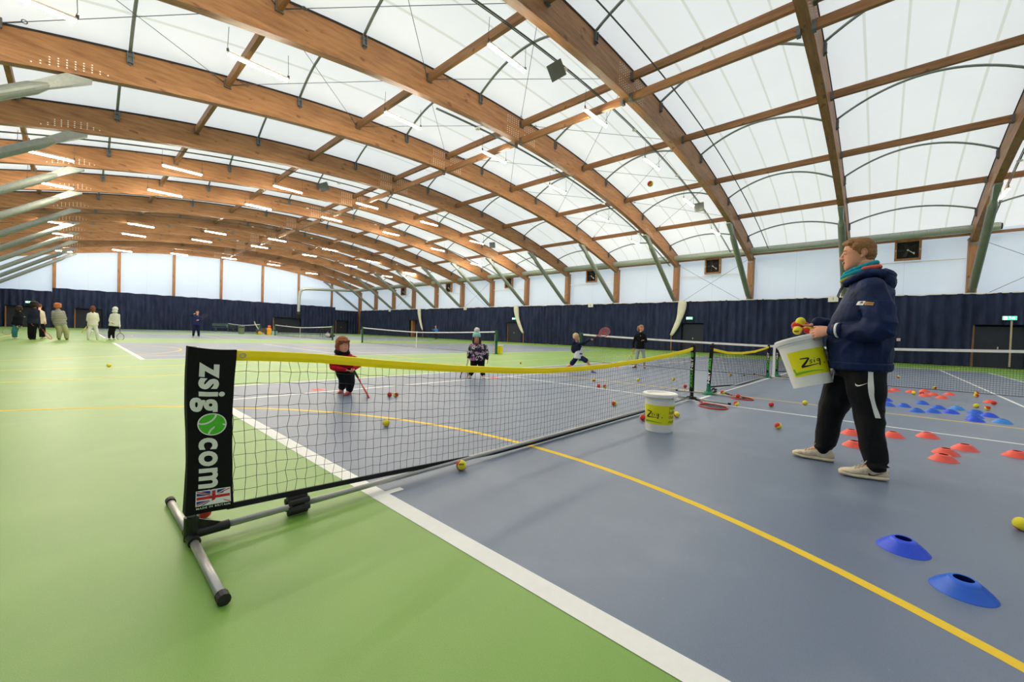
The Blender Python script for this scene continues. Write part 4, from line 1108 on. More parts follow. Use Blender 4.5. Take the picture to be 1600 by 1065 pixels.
# bench
e = thing('bench', 'dark green bench against the far curtain', 'bench', (11.6, 58.6, 0)); P = V((11.6, 58.9, 0)); GM = mat('bench_green', (52, 80, 76), .6)
b = MB(); b.box(P+V((0, 0, .48)), (2.4, .4, .06)); part(b, 'seat', GM, e)
b = MB(); b.box(P+V((0, .25, .82)), (2.4, .06, .34)); part(b, 'backrest', GM, e)
for s in (-1, 1):
    b = MB(); b.box(P+V((s*.9, 0, .23)), (.08, .36, .46)); part(b, 'leg', GM, e)
e = thing('litter_bin', 'round grey-green bin by the farthest tennis net', 'bin', fx(377, 521.5)); q = fx(377, 521.5)
b = MB(); b.lathe([(0, .0), (.24, .0), (.29, .75), (.31, .78), (.27, .8), (0, .8)], q, 16); part(b, 'body', mat('bin_grey', (104, 116, 104), .6), e); b = MB(); b.lathe([(.3, .62), (.31, .62), (.31, .7), (.3, .7)], q, 16); part(b, 'rim_band', BLACKP, e)
e2 = thing('court_machine', 'low dark machine with yellow wheels beside the far nets', 'machine', fx(411, 522.5)); q = fx(411, 522.5)
b = MB(); b.box(q+V((0, 0, .36)), (1.1, .7, .28)); b.box(q+V((-.1, 0, .56)), (.6, .5, .16)); b.sphere(q+V((.35, 0, .5)), (.25, .3, .18)); part(b, 'body', mat('machine_grey', (70, 66, 70), .5), e2)
for s in (-1, 1):
    for t_ in (-1, 1):
        b = MB(); b.tube([q+V((s*.38, t_*.33, .17)), q+V((s*.38, t_*.4, .17))], .17, 14); part(b, 'wheel', mat('machine_wheel', (206, 160, 40), .5), e2)
b = MB(); b.tube([q+V((-.4, 0, .5)), q+V((-.7, .1, 1.1)), q+V((-.75, .1, 1.3))], .05, 8); part(b, 'handle', mat('pale_handle', (176, 190, 170), .5), e2)
q = fx(420.5, 523); e = thing('traffic_toy', 'orange and yellow upright bottle-shaped marker beside the far machine', 'marker', q)
b = MB(); b.lathe([(.19, 0), (.2, .3), (.21, .55), (.13, .7)], q, 14, cap=True); part(b, 'body', mat('orange_yellow', (240, 160, 30), .5), e)
b = MB(); b.sphere(q+V((0, 0, .82)), .14); part(b, 'top', mat('red_orange', (232, 92, 30), .5), e)
q = fx(428, 523); b = MB(); b.box(q+V((0, 0, .19)), (.5, .4, .34)); b.box(q+V((0, 0, .37)), (.56, .46, .04)); o = b.build('storage_box', mat('pale_blue_box', (150, 190, 214), .5)); tag(o, 'pale blue box beside the far orange marker', 'box')
# ball cart, bag and orange banner by the third court net post
q = fx(507, 527); e = thing('ball_cart', 'black wheeled ball basket on tall legs at the far net post', 'cart', q)
b = MB(); b.lathe([(.0, .74), (.28, .74), (.33, 1.0), (.35, 1.02), (.30, 1.02), (.26, .78), (0, .78)], q, 4, Matrix.Rotation(.6, 3, 'Z')); part(b, 'basket', mat('black_basket', (22, 22, 24), .6), e)
for s in (-1, 1):
    for t_ in (-1, 1):
        b = MB(); b.tube([q+V((s*.3, t_*.28, .02)), q+V((s*.24, t_*.24, .78))], .016, 6); part(b, 'leg', BLACKP, e)
for nm, off, sz, cc, lb in (('sports_bag', (.55, 0, .17), (.42, .24, .17), (42, 42, 46), 'dark sports bag on the floor right of the ball cart'), ('sports_bag', (.2, -.2, .2), (.22, .2, .2), (200, 204, 196), 'pale bag on the floor under the ball cart')):
    b = MB(); b.sphere(q+V(off), sz, 14, 10); b.tube([q+V(off)+V((-.15, 0, sz[2]*.8)), q+V(off)+V((0, 0, sz[2]*1.5)), q+V(off)+V((.15, 0, sz[2]*.8))], .02, 6); o = b.build(nm, mat(nm+str(cc[0]), cc, .8), smooth=True); tag(o, lb, 'bag')
b = MB(); vs = []
for i in range(7):
    t = i/6; z = .04+1.0*t; w_ = .16+.02*math.sin(t*9)
    vs += [(XC-.05-w_*.3, 2*CP-6.25-w_, z), (XC-.05+w_*.3, 2*CP-6.25+w_*.3, z), (XC-.02+w_*.3, 2*CP-6.2+w_*.3, z), (XC-.02-w_*.3, 2*CP-6.2-w_, z)]
b.add(vs, [(i*4+j, i*4+(j+1) % 4, i*4+4+(j+1) % 4, i*4+4+j) for i in range(6) for j in range(4)]+[(0, 3, 2, 1), (24, 25, 26, 27)])
o = b.build('folded_banner', mat('orange_banner', (232, 108, 40), .7)); tag(o, 'orange folded banner leaning at the far tennis net post', 'banner')
# ================================================================== PEOPLE
def axes3(a, b, c): return Matrix((a, b, c)).transposed()
class Shells:
    """overlapping closed shells that are fused into one continuous skin"""
    def __init__(s): s.m = MB()
    def ell(s, c, r, ax=None, n=20): s.m.sphere(c, r, n, max(8, n//2+2), ax); return s
    def limb(s, pts, rs, n=14, flat=None):
        pts = [V(p) for p in pts]
        # smooth the bend and round both ends
        P = []; R = []
        N = len(pts)
        for i in range(N-1):
            p0 = pts[max(i-1, 0)]; p1 = pts[i]; p2 = pts[i+1]; p3 = pts[min(i+2, N-1)]
            for k in range(5):
                t = k/5
                c = p1*(1-t)+p2*t; h = ((2*p1)+(p2-p0)*t+(2*p0-5*p1+4*p2-p3)*t*t+(3*p1-p0-3*p2+p3)*t**3)*.5
                P.append(c*.45+h*.55); R.append(lerp(rs[i], rs[i+1], t*t*(3-2*t) if N > 2 else t))
        P.append(pts[-1]); R.append(rs[-1])
        d0 = (P[0]-P[1]).normalized(); d1 = (P[-1]-P[-2]).normalized()
        PP = [P[0]+d0*R[0]*.98]+[P[0]+d0*R[0]*.7]+P+[P[-1]+d1*R[-1]*.7]+[P[-1]+d1*R[-1]*.98]
        RR = [R[0]*.15, R[0]*.72]+R+[R[-1]*.72, R[-1]*.15]
        s.m.tube(PP, RR, n); return s
    def loft(s, secs, n=22, pw=1.0):
        """secs: (centre, side vector, front vector)"""
        vs = []
        for c, a, b in secs:
            for k in range(n):
                t = 2*PI*k/n; ct, st = math.cos(t), math.sin(t)
                if pw != 1.0: ct = math.copysign(abs(ct)**pw, ct); st = math.copysign(abs(st)**pw, st)
                vs.append(V(c)+V(a)*ct+V(b)*st)
        m = len(secs); fs = [(i*n+k, i*n+(k+1) % n, (i+1)*n+(k+1) % n, (i+1)*n+k) for i in range(m-1) for k in range(n)]
        fs += [tuple(range(n-1, -1, -1)), tuple((m-1)*n+k for k in range(n))]
        s.m.add(vs, fs); return s
    def fuse(s, name, m, parent, voxel, smooth=4, disp=None, label=None, cut=None):
        me = bpy.data.meshes.new('tmp'); me.from_pydata(s.m.v, [], s.m.f)
        bm = bmesh.new(); bm.from_mesh(me); bmesh.ops.recalc_face_normals(bm, faces=bm.faces); bm.to_mesh(me); bm.free()
        o = bpy.data.objects.new('tmp', me); COL.objects.link(o)
        r = o.modifiers.new('r', 'REMESH'); r.mode = 'VOXEL'; r.voxel_size = voxel; r.adaptivity = 0
        if smooth: q = o.modifiers.new('s', 'SMOOTH'); q.factor = .5; q.iterations = smooth
        dg = bpy.context.evaluated_depsgraph_get(); ev = o.evaluated_get(dg)
        me2 = bpy.data.meshes.new_from_object(ev); bpy.data.objects.remove(o); bpy.data.meshes.remove(me)
        if cut:
            bm = bmesh.new(); bm.from_mesh(me2)
            bmesh.ops.delete(bm, geom=[v for v in bm.verts if cut(v.co)], context='VERTS'); bm.to_mesh(me2); bm.free()
        if disp:
            nn = [v.normal.copy() for v in me2.vertices]
            for v, n_ in zip(me2.vertices, nn): v.co = v.co + n_*disp(v.co, n_)
        me2.name = name; me2.materials.append(m); me2.polygons.foreach_set('use_smooth', [True]*len(me2.polygons))
        off = V((0, 0, 0)); p = parent
        while p is not None: off += p.location; p = p.parent
        me2.transform(Matrix.Translation(-off)); me2.update()
        ob = bpy.data.objects.new(name, me2); COL.objects.link(ob); ob.parent = parent
        if label: ob['label'] = label
        return ob
def skinmat(nm, c): return mat('skin_'+nm, c, .5, spec=.4, noise_s=40, noise_a=.05)
SK1 = skinmat('light', (226, 156, 124)); SK2 = skinmat('tan', (196, 142, 108)); SK3 = skinmat('brown', (120, 78, 58))
EYEW = mat('eye_white', (235, 232, 228), .2); EYED = mat('eye_dark', (40, 30, 26), .2); LIP = mat('lip', (176, 96, 88), .5)
TEETH = mat('teeth', (238, 232, 220), .3)

def hand(S, w, d, pn, th, s=1.0, curl=(.35, .4, .45, .5), spread=.5, thumb=(.6, .3)):
    """w wrist point, d direction of the hand, pn palm normal (fingers curl towards it), th side the thumb leaves from"""
    d = V(d).normalized(); pn = V(pn); pn = (pn-d*pn.dot(d)).normalized(); t = d.cross(pn); t = t if t.dot(V(th)) > 0 else -t
    L = .09*s
    S.loft([(w-d*.02*s, t*.024*s, pn*.018*s), (w+d*.01*s, t*.028*s, pn*.017*s), (w+d*.04*s, t*.036*s, pn*.016*s), (w+d*.075*s, t*.041*s, pn*.0145*s), (w+d*L, t*.040*s, pn*.011*s)], 16)
    lens = [(.036, .024, .019), (.041, .027, .020), (.038, .025, .020), (.030, .019, .018)]
    for i in range(4):
        p = w+d*(L*(.98 if i in (1, 2) else .93))+t*((1.5-i)*.0205*s); a = 0; dirn = (d+t*((1.5-i)*.09*spread)).normalized(); pts = [p-dirn*.02*s, p]
        for j, l in enumerate(lens[i]):
            a += curl[i]*(1.0 if j == 0 else 1.15); dd = dirn*math.cos(a)+pn*math.sin(a); pts.append(pts[-1]+dd*l*s)
        r = .0088*s if i < 3 else .0076*s
        S.limb(pts, [r, r*1.02, r, r*.94, r*.86], 10)
    p = w+d*.022*s+t*.026*s+pn*.004*s; dd = (d*math.cos(thumb[0])+t*math.sin(thumb[0])).normalized(); pts = [w+d*.006*s+t*.010*s, p, p+dd*.032*s]
    d2 = (dd*math.cos(thumb[1])+pn*math.sin(thumb[1])+d*.25).normalized(); pts += [pts[-1]+d2*.028*s, pts[-1]+d2*.050*s]
    S.limb(pts, [.013*s, .0135*s, .0105*s, .0098*s, .0088*s], 10)

def head_shells(S, hc, f, up, s, child=False):
    """hc centre of the head, f facing, s = head height / .245"""
    f = V(f).normalized(); up = V(up); up = (up-f*up.dot(f)).normalized(); r = f.cross(up); A = axes3(r, f, up)
    def P(x, y, z): return hc+r*(x*s)+f*(y*s)+up*(z*s)
    def E(x, y, z, a, b, c, n=18): S.ell(P(x, y, z), (a*s, b*s, c*s), A, n)
    k = 1.06 if child else 1.0
    prof = [(.121, .012, -.040, .022), (.114, .034, -.064, .042), (.100, .056, -.084, .058), (.078, .073, -.100, .070), (.050, .083, -.107, .0765), (.022, .0865, -.107, .078), (.0, .0825, -.104, .077),
            (-.022, .0835, -.098, .0755), (-.046, .0845, -.086, .072), (-.070, .0830, -.068, .067), (-.090, .0850, -.046, .058), (-.106, .0830, -.020, .045), (-.118, .074, .012, .029), (-.124, .062, .026, .014)]
    if child: prof = [(z if z > -.05 else -.05+(z+.05)*.86, yf-.002, yb, w*1.05) for z, yf, yb, w in prof]
    S.loft([(P(0, (yf+yb)/2, z), r*(w*s), f*((yf-yb)/2*s)) for z, yf, yb, w in prof], 30, pw=.93)
    E(0, .076, .030, .042, .013, .010, 14)          # brow
    E(0, .070, -.103 if not child else -.094, .020, .013, .014, 12)
    ey = -.010 if child else -.034
    for q in (-1, 1):
        S.ell(P(q*.079*k, ey, -.004), (.008*s, .0175*s, .027*s), A @ Matrix.Rotation(-.12, 3, 'X'), 14)
        S.ell(P(q*.077*k, ey+.006, -.026), (.008*s, .011*s, .013*s), A, 10)
    if child:
        S.limb([P(0, .088, .006), P(0, .098, -.010), P(0, .104, -.020)], [.007*s, .008*s, .0105*s], 10)
    else:
        S.limb([P(0, .080, .022), P(0, .092, -.002), P(0, .1015, -.021)], [.009*s, .0110*s, .0125*s], 12)
        for q in (-1, 1): E(q*.013, .093, -.027, .009, .012, .0085, 10)
    E(0, .084, -.049, .022, .010, .006, 12); E(0, .083, -.066, .020, .010, .0075, 12)
    return P, A, r, f, up
def face_parts(body, P, A, s, lip=True, smile=False, eyes=True, brow=(120, 84, 54)):
    if eyes:
        for q in (-1, 1):
            b = MB(); b.sphere(P(q*.031, .0705, .012), (.0135*s, .0105*s, .0085*s), 12, 8, A); e = part(b, 'eye', EYEW, body, smooth=True)
            b = MB(); b.sphere(P(q*.031, .0800, .012), (.0068*s, .003*s, .0068*s), 10, 6, A); part(b, 'iris', EYED, e, smooth=True) if False else part(b, 'iris', EYED, e, smooth=True)
            b = MB(); b.tube([P(q*.014, .088, .032), P(q*.032, .083, .038), P(q*.052, .068, .032)], [.0022*s, .0035*s, .002*s], 6); part(b, 'eyebrow', mat('brow_%d' % brow[0], brow, .8), body)
    if lip:
        b = MB(); b.tube([P(-.024, .076, -.054), P(-.010, .088, -.056), P(0, .090, -.055), P(.010, .088, -.056), P(.024, .076, -.054)], [.002*s, .004*s, .0045*s, .004*s, .002*s], 8)
        part(b, 'mouth', LIP, body, smooth=True)

def wrinkle(scale, amp, stretch=(1, 1, 1), seed=0.0):
    def f(co, n):
        p = V((co.x*stretch[0]*scale+seed, co.y*stretch[1]*scale, co.z*stretch[2]*scale))
        a = noise.noise(p); b = noise.noise(p*2.3+V((5, 1, 2)))
        return amp*(1-2*abs(a))*.7+amp*.5*b
    return f
def hairfuzz(scale, amp):
    def f(co, n): return amp*(.5+noise.noise(co*scale))+amp*.5*noise.noise(co*scale*2.4)
    return f

def cloth(nm, c, **k): return mat('cloth_'+nm, c, .85, spec=.15, noise_s=k.pop('ns', 30), noise_a=k.pop('na', .1), bump=.15, bump_s=200, **k)

def figure(label, base, J, face, s=1.0, hs=1.0, top=None, bottom=None, shoe=(230, 228, 224), skin=None, hair=None, hair_style='short', group=None, voxel=.014,
           shorts=False, sleeve=.93, chubby=1.0, up=(0, 0, 1), child=False, leg_r=1.0, extra=None, body_back=False, thick=1.0, hips=1.0, hem=.06):
    """base: floor point; J: joints in world space; s: girth scale (adult 1); hs: head scale"""
    e = thing('person', label, 'person', base, group)
    B = Shells(); up = V((0, 0, 1))
    pel, neck = J['pel'], J['neck']; spine = (neck-pel).normalized()
    side = (J['shR']-J['shL']); side = (side-spine*side.dot(spine)).normalized(); front = side.cross(spine)
    if front.dot(V(face)) < 0: front = -front
    w = s*chubby
    chest = pel.lerp(neck, .68)
    def torso(S, g, low, hem=0.0, wide=1.0):
        st = (J['shR']-J['shL']).length/2
        S.loft([(pel-spine*low, side*(.158*w+g)*wide*hips, front*(.115*w+g)), (pel+spine*.02*s, side*(.160*w+g)*wide*hips, front*(.115*w+g)), (pel.lerp(neck, .30), side*(.138*w+g)*wide, front*(.105*w+g)),
                (pel.lerp(neck, .55), side*(.155*w+g), front*(.118*w+g)), (pel.lerp(neck, .78), side*(min(st*.98, .175*w)+g), front*(.105*w+g)), (pel.lerp(neck, .93), side*(st*.62+g), front*(.07*w+g)), (neck+spine*.01, side*(.055*s+g*.6), front*(.055*s+g*.6))])
    torso(B, 0, .04*s)
    B.limb([neck-spine*.04*s, neck+(J['head']-neck)*.55], [.052*s, .048*s], 14)
    for a in ('L', 'R'):
        B.limb([J['sh'+a], J['el'+a], J['wr'+a]], [.045*w, .036*w, .026*s], 12)
        B.limb([J['hip'+a], J['kn'+a], J['an'+a]], [.078*w, .052*w, .036*w], 14)
        B.limb([J['an'+a], J['an'+a].lerp(J['toe'+a], .7)], [.034*s, .03*s], 10)
        hd = J.get('hd'+a) or (J['wr'+a]-J['el'+a]).normalized()
        hp = J.get('hp'+a) or (-side if a == 'R' else side); ht = J.get('ht'+a) or V(face)
        hand(B, J['wr'+a], hd, hp, ht, s*1.0, curl=J.get('curl'+a, (.4, .45, .5, .55)))
    P, A, r, f, u2 = head_shells(B, J['head'], face, J.get('hup', (0, 0, 1)), hs, child)
    body = B.fuse('body', skin, e, voxel, smooth=2)
    if J.get('showface', True): face_parts(body, P, A, hs, brow=(90, 60, 40))
    if top:
        T = Shells(); torso(T, .022*s, hem*s, wide=1.03)
        for a in ('L', 'R'):
            en = J['el'+a].lerp(J['wr'+a], sleeve); T.limb([J['sh'+a], J['el'+a], en], [.062*w, .055*w, .042*s], 14)
        T.fuse('jacket' if s < .8 else 'top', top, e, voxel*.9, smooth=3, disp=wrinkle(9/s, .006*s, (1, 1, 1.6)))
    if bottom:
        K = Shells(); hp_ = (J['hipL']+J['hipR'])/2
        K.loft([(pel+spine*.05*s, side*.162*w*hips, front*.122*w), (pel, side*.168*w*hips, front*.125*w), (hp_-V((0, 0, .05*s)), side*.160*w*hips, front*.115*w)])
        for a in ('L', 'R'):
            if shorts: K.limb([J['hip'+a], J['hip'+a].lerp(J['kn'+a], .78)], [.095*w*leg_r, .105*w*leg_r], 16)
            else: K.limb([J['hip'+a], J['kn'+a], J['kn'+a].lerp(J['an'+a], .93)], [.094*w*leg_r, .074*w*leg_r, .056*w*leg_r], 16)
        K.fuse('shorts' if shorts else 'trousers', bottom, e, voxel*.9, smooth=3, disp=wrinkle(10/s, .006*s, (1, 1, .8), 3.0))
    for a in ('L', 'R'):
        an, toe = J['an'+a], J['toe'+a]; d = (toe-an); d.z = 0; d.normalize(); sd = d.cross(V((0, 0, 1))); z0 = min(an.z-.075*s, toe.z) if True else 0
        heel = V((an.x, an.y, z0))-d*.05*s; L = .25*s; S = Shells(); tz = toe.z
        S.loft([(heel+V((0, 0, .03*s)), sd*.022*s, V((0, 0, .03*s))), (heel+d*.03*s+V((0, 0, .045*s)), sd*.034*s, V((0, 0, .045*s))), (heel+d*.09*s+V((0, 0, .045*s)), sd*.034*s, V((0, 0, .045*s))), (heel+d*.15*s+V((0, 0, .03*s)), sd*.042*s, V((0, 0, .03*s))), (heel+d*.21*s+V((0, 0, .022*s)), sd*.040*s, V((0, 0, .022*s))), (heel+d*.245*s+V((0, 0, .018*s)), sd*.024*s, V((0, 0, .016*s)))], 16)
        S.fuse('shoe', shoe if not isinstance(shoe, tuple) else mat('shoe_%d_%d_%d' % shoe, shoe, .6), e, max(.006, voxel*.6), smooth=2)
    if hair:
        H = Shells(); g = 1.075
        def E(x, y, z, a_, b_, c_): H.ell(P(x, y, z), (a_*hs, b_*hs, c_*hs), A, 22)
        if hair_style == 'short': E(0, -.020, .042, .083, .100, .091); E(0, -.045, -.008, .077, .068, .072)
        elif hair_style == 'bob':
            E(0, -.014, .046, .092, .102, .094); E(0, -.045, -.020, .092, .07, .088)
            for q in (-1, 1): H.limb([P(q*.070, .020, .06), P(q*.086, .006, .0), P(q*.086, .004, -.055), P(q*.074, .010, -.078)], [.026*hs, .025*hs, .022*hs, .012*hs])
            H.limb([P(-.068, .058, .062), P(-.02, .078, .064), P(.03, .078, .066), P(.068, .058, .064)], [.018*hs, .017*hs, .016*hs, .018*hs])
        elif hair_style == 'long':
            E(0, -.016, .046, .088, .100, .092); E(0, -.05, -.03, .086, .06, .10); H.limb([P(0, -.07, -.02), P(.0, -.075, -.12), P(0, -.07, -.19)], [.07*hs, .062*hs, .03*hs])
            for q in (-1, 1): H.limb([P(q*.075, .02, .03), P(q*.085, .01, -.06), P(q*.075, .02, -.13)], [.026*hs, .026*hs, .014*hs])
        elif hair_style == 'curly': E(0, -.02, .050, .125, .125, .105); E(0, -.055, -.03, .125, .09, .075)
        elif hair_style == 'pony':
            E(0, -.018, .044, .084, .101, .092); E(0, -.045, -.008, .079, .066, .07); H.limb([P(0, -.10, .06), P(0, -.15, .05), P(0, -.165, -.04), P(.0, -.15, -.13)], [.022*hs, .036*hs, .036*hs, .012*hs])
        H.fuse('hair', hair, e, max(.006, voxel*.7), smooth=2, disp=hairfuzz(30 if hair_style == 'curly' else 55, .012*hs if hair_style == 'curly' else .005*hs))
    if extra: extra(e, P, A, J, body)
    return e
def hairmat(nm, c): return mat('hair_'+nm, c, .6, spec=.3, noise_s=90, noise_a=.35, bump=.5, bump_s=160)
HBROWN = hairmat('brown', (104, 62, 36)); HRED = hairmat('auburn', (152, 84, 44)); HBLOND = hairmat('blond', (222, 190, 138)); HDARK = hairmat('dark', (44, 30, 26)); HSAND = hairmat('sandy_brown', (150, 104, 62)); HORNG = hairmat('orange', (190, 112, 62)); HLBR = hairmat('light_brown', (170, 122, 84))

def joints(base, spec, groundz=0.0):
    f = depth_plane(base); J = {}
    for k, v in spec.items():
        if isinstance(v, tuple) and len(v) in (2, 3) and not k.startswith(('curl',)): J[k] = f(*v)
        else: J[k] = v
    return J, f

# ---- boy in the red jacket, bent forward with a racket
b0 = onz(543, 616); J, F = joints(b0, dict(head=(535.5, 538.5, .22), neck=(534.5, 552, .10), pel=(539, 575, -.08), shL=(522, 560, .06), shR=(551.5, 560, .08), elL=(520, 573.5, .06), elR=(563, 567, .04),
    wrL=(541, 578, .2), wrR=(553, 576, .22), hipL=(534, 581, -.04), hipR=(545, 581, -.02), knL=(537, 594, .0), knR=(547, 596, .10), anL=(534, 605, -.2), anR=(546, 611, .03), toeL=(529, 608.5, -.08), toeR=(537, 617.5, .14)))
J['anL'].z = .07; J['toeL'].z = .0; J['anR'].z = .07; J['toeR'].z = 0
J['hdL'] = (F.r*.9-V((0, 0, .2))); J['hdR'] = (F.r*-.3-V((0, 0, .5))-F.n*.4); J['hpL'] = V((0, 0, 1)); J['hpR'] = V((0, 0, 1)); J['curlL'] = (.9, .9, .9, .9); J['curlR'] = (.9, .9, .9, .9)
def boy_extra(e, P, A, J, body):
    S = Shells(); c = J['neck'].lerp(J['head'], .25)
    S.m.tube([c+V((.075*math.cos(t), .075*math.sin(t), -.012+.008*math.sin(3*t))) for t in [i*PI/8 for i in range(16)]], .034, 10, closed=True)
    S.m.tube([c+V((.068*math.cos(t), .068*math.sin(t), .02+.006*math.sin(2*t+1))) for t in [i*PI/8 for i in range(16)]], .028, 10, closed=True)
    S.fuse('scarf', cloth('black_scarf', (30, 32, 40)), e, .007, 2)
face = (-F.n*.78+F.r*.55+V((0, 0, .0)))
figure('person in a red jacket and black scarf bending forward with an orange racket', b0, J, face, s=.66, hs=.90, top=cloth('red_jacket', (196, 26, 44)), bottom=cloth('black_trousers', (26, 28, 34)), shoe=mat('red_white_shoe', (206, 60, 64), .5, noise_s=40, noise_a=.5),
       skin=SK1, hair=HRED, hair_style='bob', voxel=.009, child=True, extra=boy_extra, leg_r=1.12, chubby=1.2)
racket('orange and purple racket gripped low by the child in the red jacket', J['wrR']-F.n*.05+V((0, 0, -.02)), F(568, 603, .3)-(J['wrR']-F.n*.05), F.r*.9+V((0, 0, .47)), L=.50, frame=(226, 76, 40), strings=(120, 90, 110))

# ---- girl with the bobble hat
b0 = onz(746, 590); J, F = joints(b0, dict(head=(744.8, 528, .02), neck=(746, 538, 0), pel=(746, 560, 0), shL=(737, 541.5, 0), shR=(757, 541.5, 0), elL=(733.5, 551, .0), elR=(760, 552, .02), wrL=(731.5, 559, .04), wrR=(761.5, 561, .03),
    hipL=(741, 562, 0), hipR=(751.5, 562, 0), knL=(739.5, 575, .02), knR=(752.5, 575, .02), anL=(735, 586, 0), anR=(755, 586, 0), toeL=(731.5, 590, .12), toeR=(757, 590.5, .12)))
for k in ('anL', 'anR'): J[k].z = .07
for k in ('toeL', 'toeR'): J[k].z = 0
def pattern_mat():
    def f(nt, N, L, b):
        tc = N.new('ShaderNodeTexCoord'); v = N.new('ShaderNodeTexVoronoi'); v.inputs['Scale'].default_value = 30
        n = N.new('ShaderNodeTexNoise'); n.inputs['Scale'].default_value = 26; L.new(tc.outputs['Object'], n.inputs['Vector'])
        mx = N.new('ShaderNodeMix'); mx.data_type = 'RGBA'; mx.inputs[0].default_value = .09; L.new(tc.outputs['Object'], mx.inputs[6]); L.new(n.outputs['Color'], mx.inputs[7]); L.new(mx.outputs[2], v.inputs['Vector'])
        s = N.new('ShaderNodeSeparateColor'); L.new(v.outputs['Color'], s.inputs[0])
        r = ramp(N, [(0, srgb(24, 26, 40)), (.40, srgb(24, 26, 40)), (.42, srgb(196, 190, 176)), (.62, srgb(206, 200, 186)), (.64, srgb(176, 96, 160)), (.8, srgb(176, 96, 160)), (.82, srgb(30, 34, 56))])
        r.color_ramp.interpolation = 'CONSTANT'; L.new(s.outputs[0], r.inputs['Fac']); L.new(r.outputs['Color'], b.inputs['Base Color']); b.inputs['Roughness'].default_value = .8
    return f
def hat_extra(e, P, A, J, body):
    hs = .92
    S = Shells(); S.ell(P(0, -.012, .064), (.093*hs, .108*hs, .088*hs), A, 22); S.ell(P(0, -.014, .044), (.096*hs, .110*hs, .032*hs), A, 22)
    h = S.fuse('bobble_hat', cloth('mint_wool', (150, 206, 190), ns=60), e, .007, 2, disp=wrinkle(60, .002))
    S = Shells(); S.ell(P(0, -.012, .185), (.058*hs, .058*hs, .055*hs), A, 18); pm = S.fuse('pompom', cloth('white_wool', (232, 226, 216)), h, .006, 0, disp=hairfuzz(90, .012))
    pm.matrix_parent_inverse = Matrix.Identity(4)
    b = MB(); n_ = -F.n; 
    for q in (-1, 1):
        b.tube([P(q*.07, .05, .02), P(q*.085, .05, -.06), P(q*.075, .06, -.13)], [.022*hs, .024*hs, .012*hs], 8)
    part(b, 'hair', HDARK, e, smooth=True)
    b = MB(); b.tube([J['neck']+n_*.085+V((0, 0, -.01)), J['neck'].lerp(J['pel'], .5)+n_*.112, J['pel']+n_*.10+V((0, 0, -.02))], .012, 6); part(b, 'zip_strip', cloth('mauve', (176, 100, 176)), e)
    S = Shells(); S.limb([J['neck']+F.r*.07+V((0, 0, .02)), J['neck']+F.n*.05+V((0, 0, .03)), J['neck']-F.r*.07+V((0, 0, .02))], [.03, .035, .03]); S.fuse('hood', cloth('pink_lining', (206, 110, 176)), e, .008, 2)
figure('person in a mint bobble hat and patterned jacket holding a racket low', b0, J, -F.n+F.r*.05, s=.66, hs=.92, top=node_mat('patterned_jacket_cloth', pattern_mat()), bottom=cloth('black_leggings', (20, 20, 24)), shoe=(236, 214, 206), skin=SK2, hair=HDARK, hair_style='short', voxel=.0095, child=True, extra=hat_extra, chubby=1.45, leg_r=.92)
racket('dark racket hanging from the hand of the bobble hat child', J['wrL']+V((0, 0, -.03)), F(724, 590, .1)-J['wrL'], -F.n*.7+F.r*.7, L=.50, frame=(40, 40, 44), strings=(220, 210, 214), grip=(226, 220, 214))

# ---- boy swinging
b0 = onz(908, 581); J, F = joints(b0, dict(head=(900.5, 526, .02), neck=(901, 535, 0), pel=(904.5, 556, 0), shL=(897.5, 537.5, -.06), shR=(905, 537.5, .10), elL=(911, 536.5, -.10), elR=(914, 534.5, .14), wrL=(921, 530.8, .0), wrR=(922.5, 530, .05),
    hipL=(901, 558.5, -.06), hipR=(907.5, 558, .05), knL=(892, 569.5, -.10), knR=(917.5, 564.5, .10), anL=(884, 577, -.15), anR=(925.5, 577, .05), toeL=(881, 579.5, -.1), toeR=(932, 582, .08)))
J['anL'].z = .1; J['toeL'].z = .0; J['anR'].z = .07; J['toeR'].z = 0
J['hdL'] = F.r+V((0, 0, .3)); J['hdR'] = F.r+V((0, 0, .3)); J['curlL'] = J['curlR'] = (.9, .9, .9, .9); J['hpL'] = V((0, 0, -1)); J['hpR'] = V((0, 0, -1))
def shirt_extra(e, P, A, J, body):
    S = Shells(); c = J['pel']+V((0, 0, -.01)); S.loft([(c+V((0, 0, -.055)), F.r*.132, F.n*.125), (c+V((0, 0, .05)), F.r*.124, F.n*.118), (c+V((0, 0, .14)), F.r*.105, F.n*.112), (c+V((0, 0, .24)), F.r*.085, F.n*.10)], 18); S2 = Shells(); S2.ell(J['neck']-F.r*.075-V((0, 0, .01)), (.06, .07, .06)); S2.ell(J['neck'].lerp(J['pel'], .45)-F.r*.10, (.055, .09, .13)); S2.fuse('jacket_hood', cloth('navy_jacket', (30, 36, 56)), e, .009, 3)
    S.fuse('white_shirt', cloth('white_shirt', (226, 222, 224)), e, .009, 2, disp=wrinkle(18, .004))
figure('person with blond hair swinging a red racket in a wide stance', b0, J, F.r*.95-F.n*.25, s=.60, hs=.80, top=cloth('navy_jacket', (30, 36, 56)), bottom=cloth('navy_shorts', (36, 44, 76)), shoe=(60, 130, 176), skin=SK1, hair=HBLOND, hair_style='short', voxel=.0095, shorts=True, child=True, extra=shirt_extra, leg_r=.9, chubby=1.2, hem=-.10)
racket('red and silver racket raised by the swinging child, with a red W on the strings', J['wrR']+V((0, 0, .0)), F(949, 516.5, .1)-J['wrR'], -F.n+V((0, 0, .1)), L=.56, frame=(206, 50, 44), strings=(196, 190, 196), mark='W')

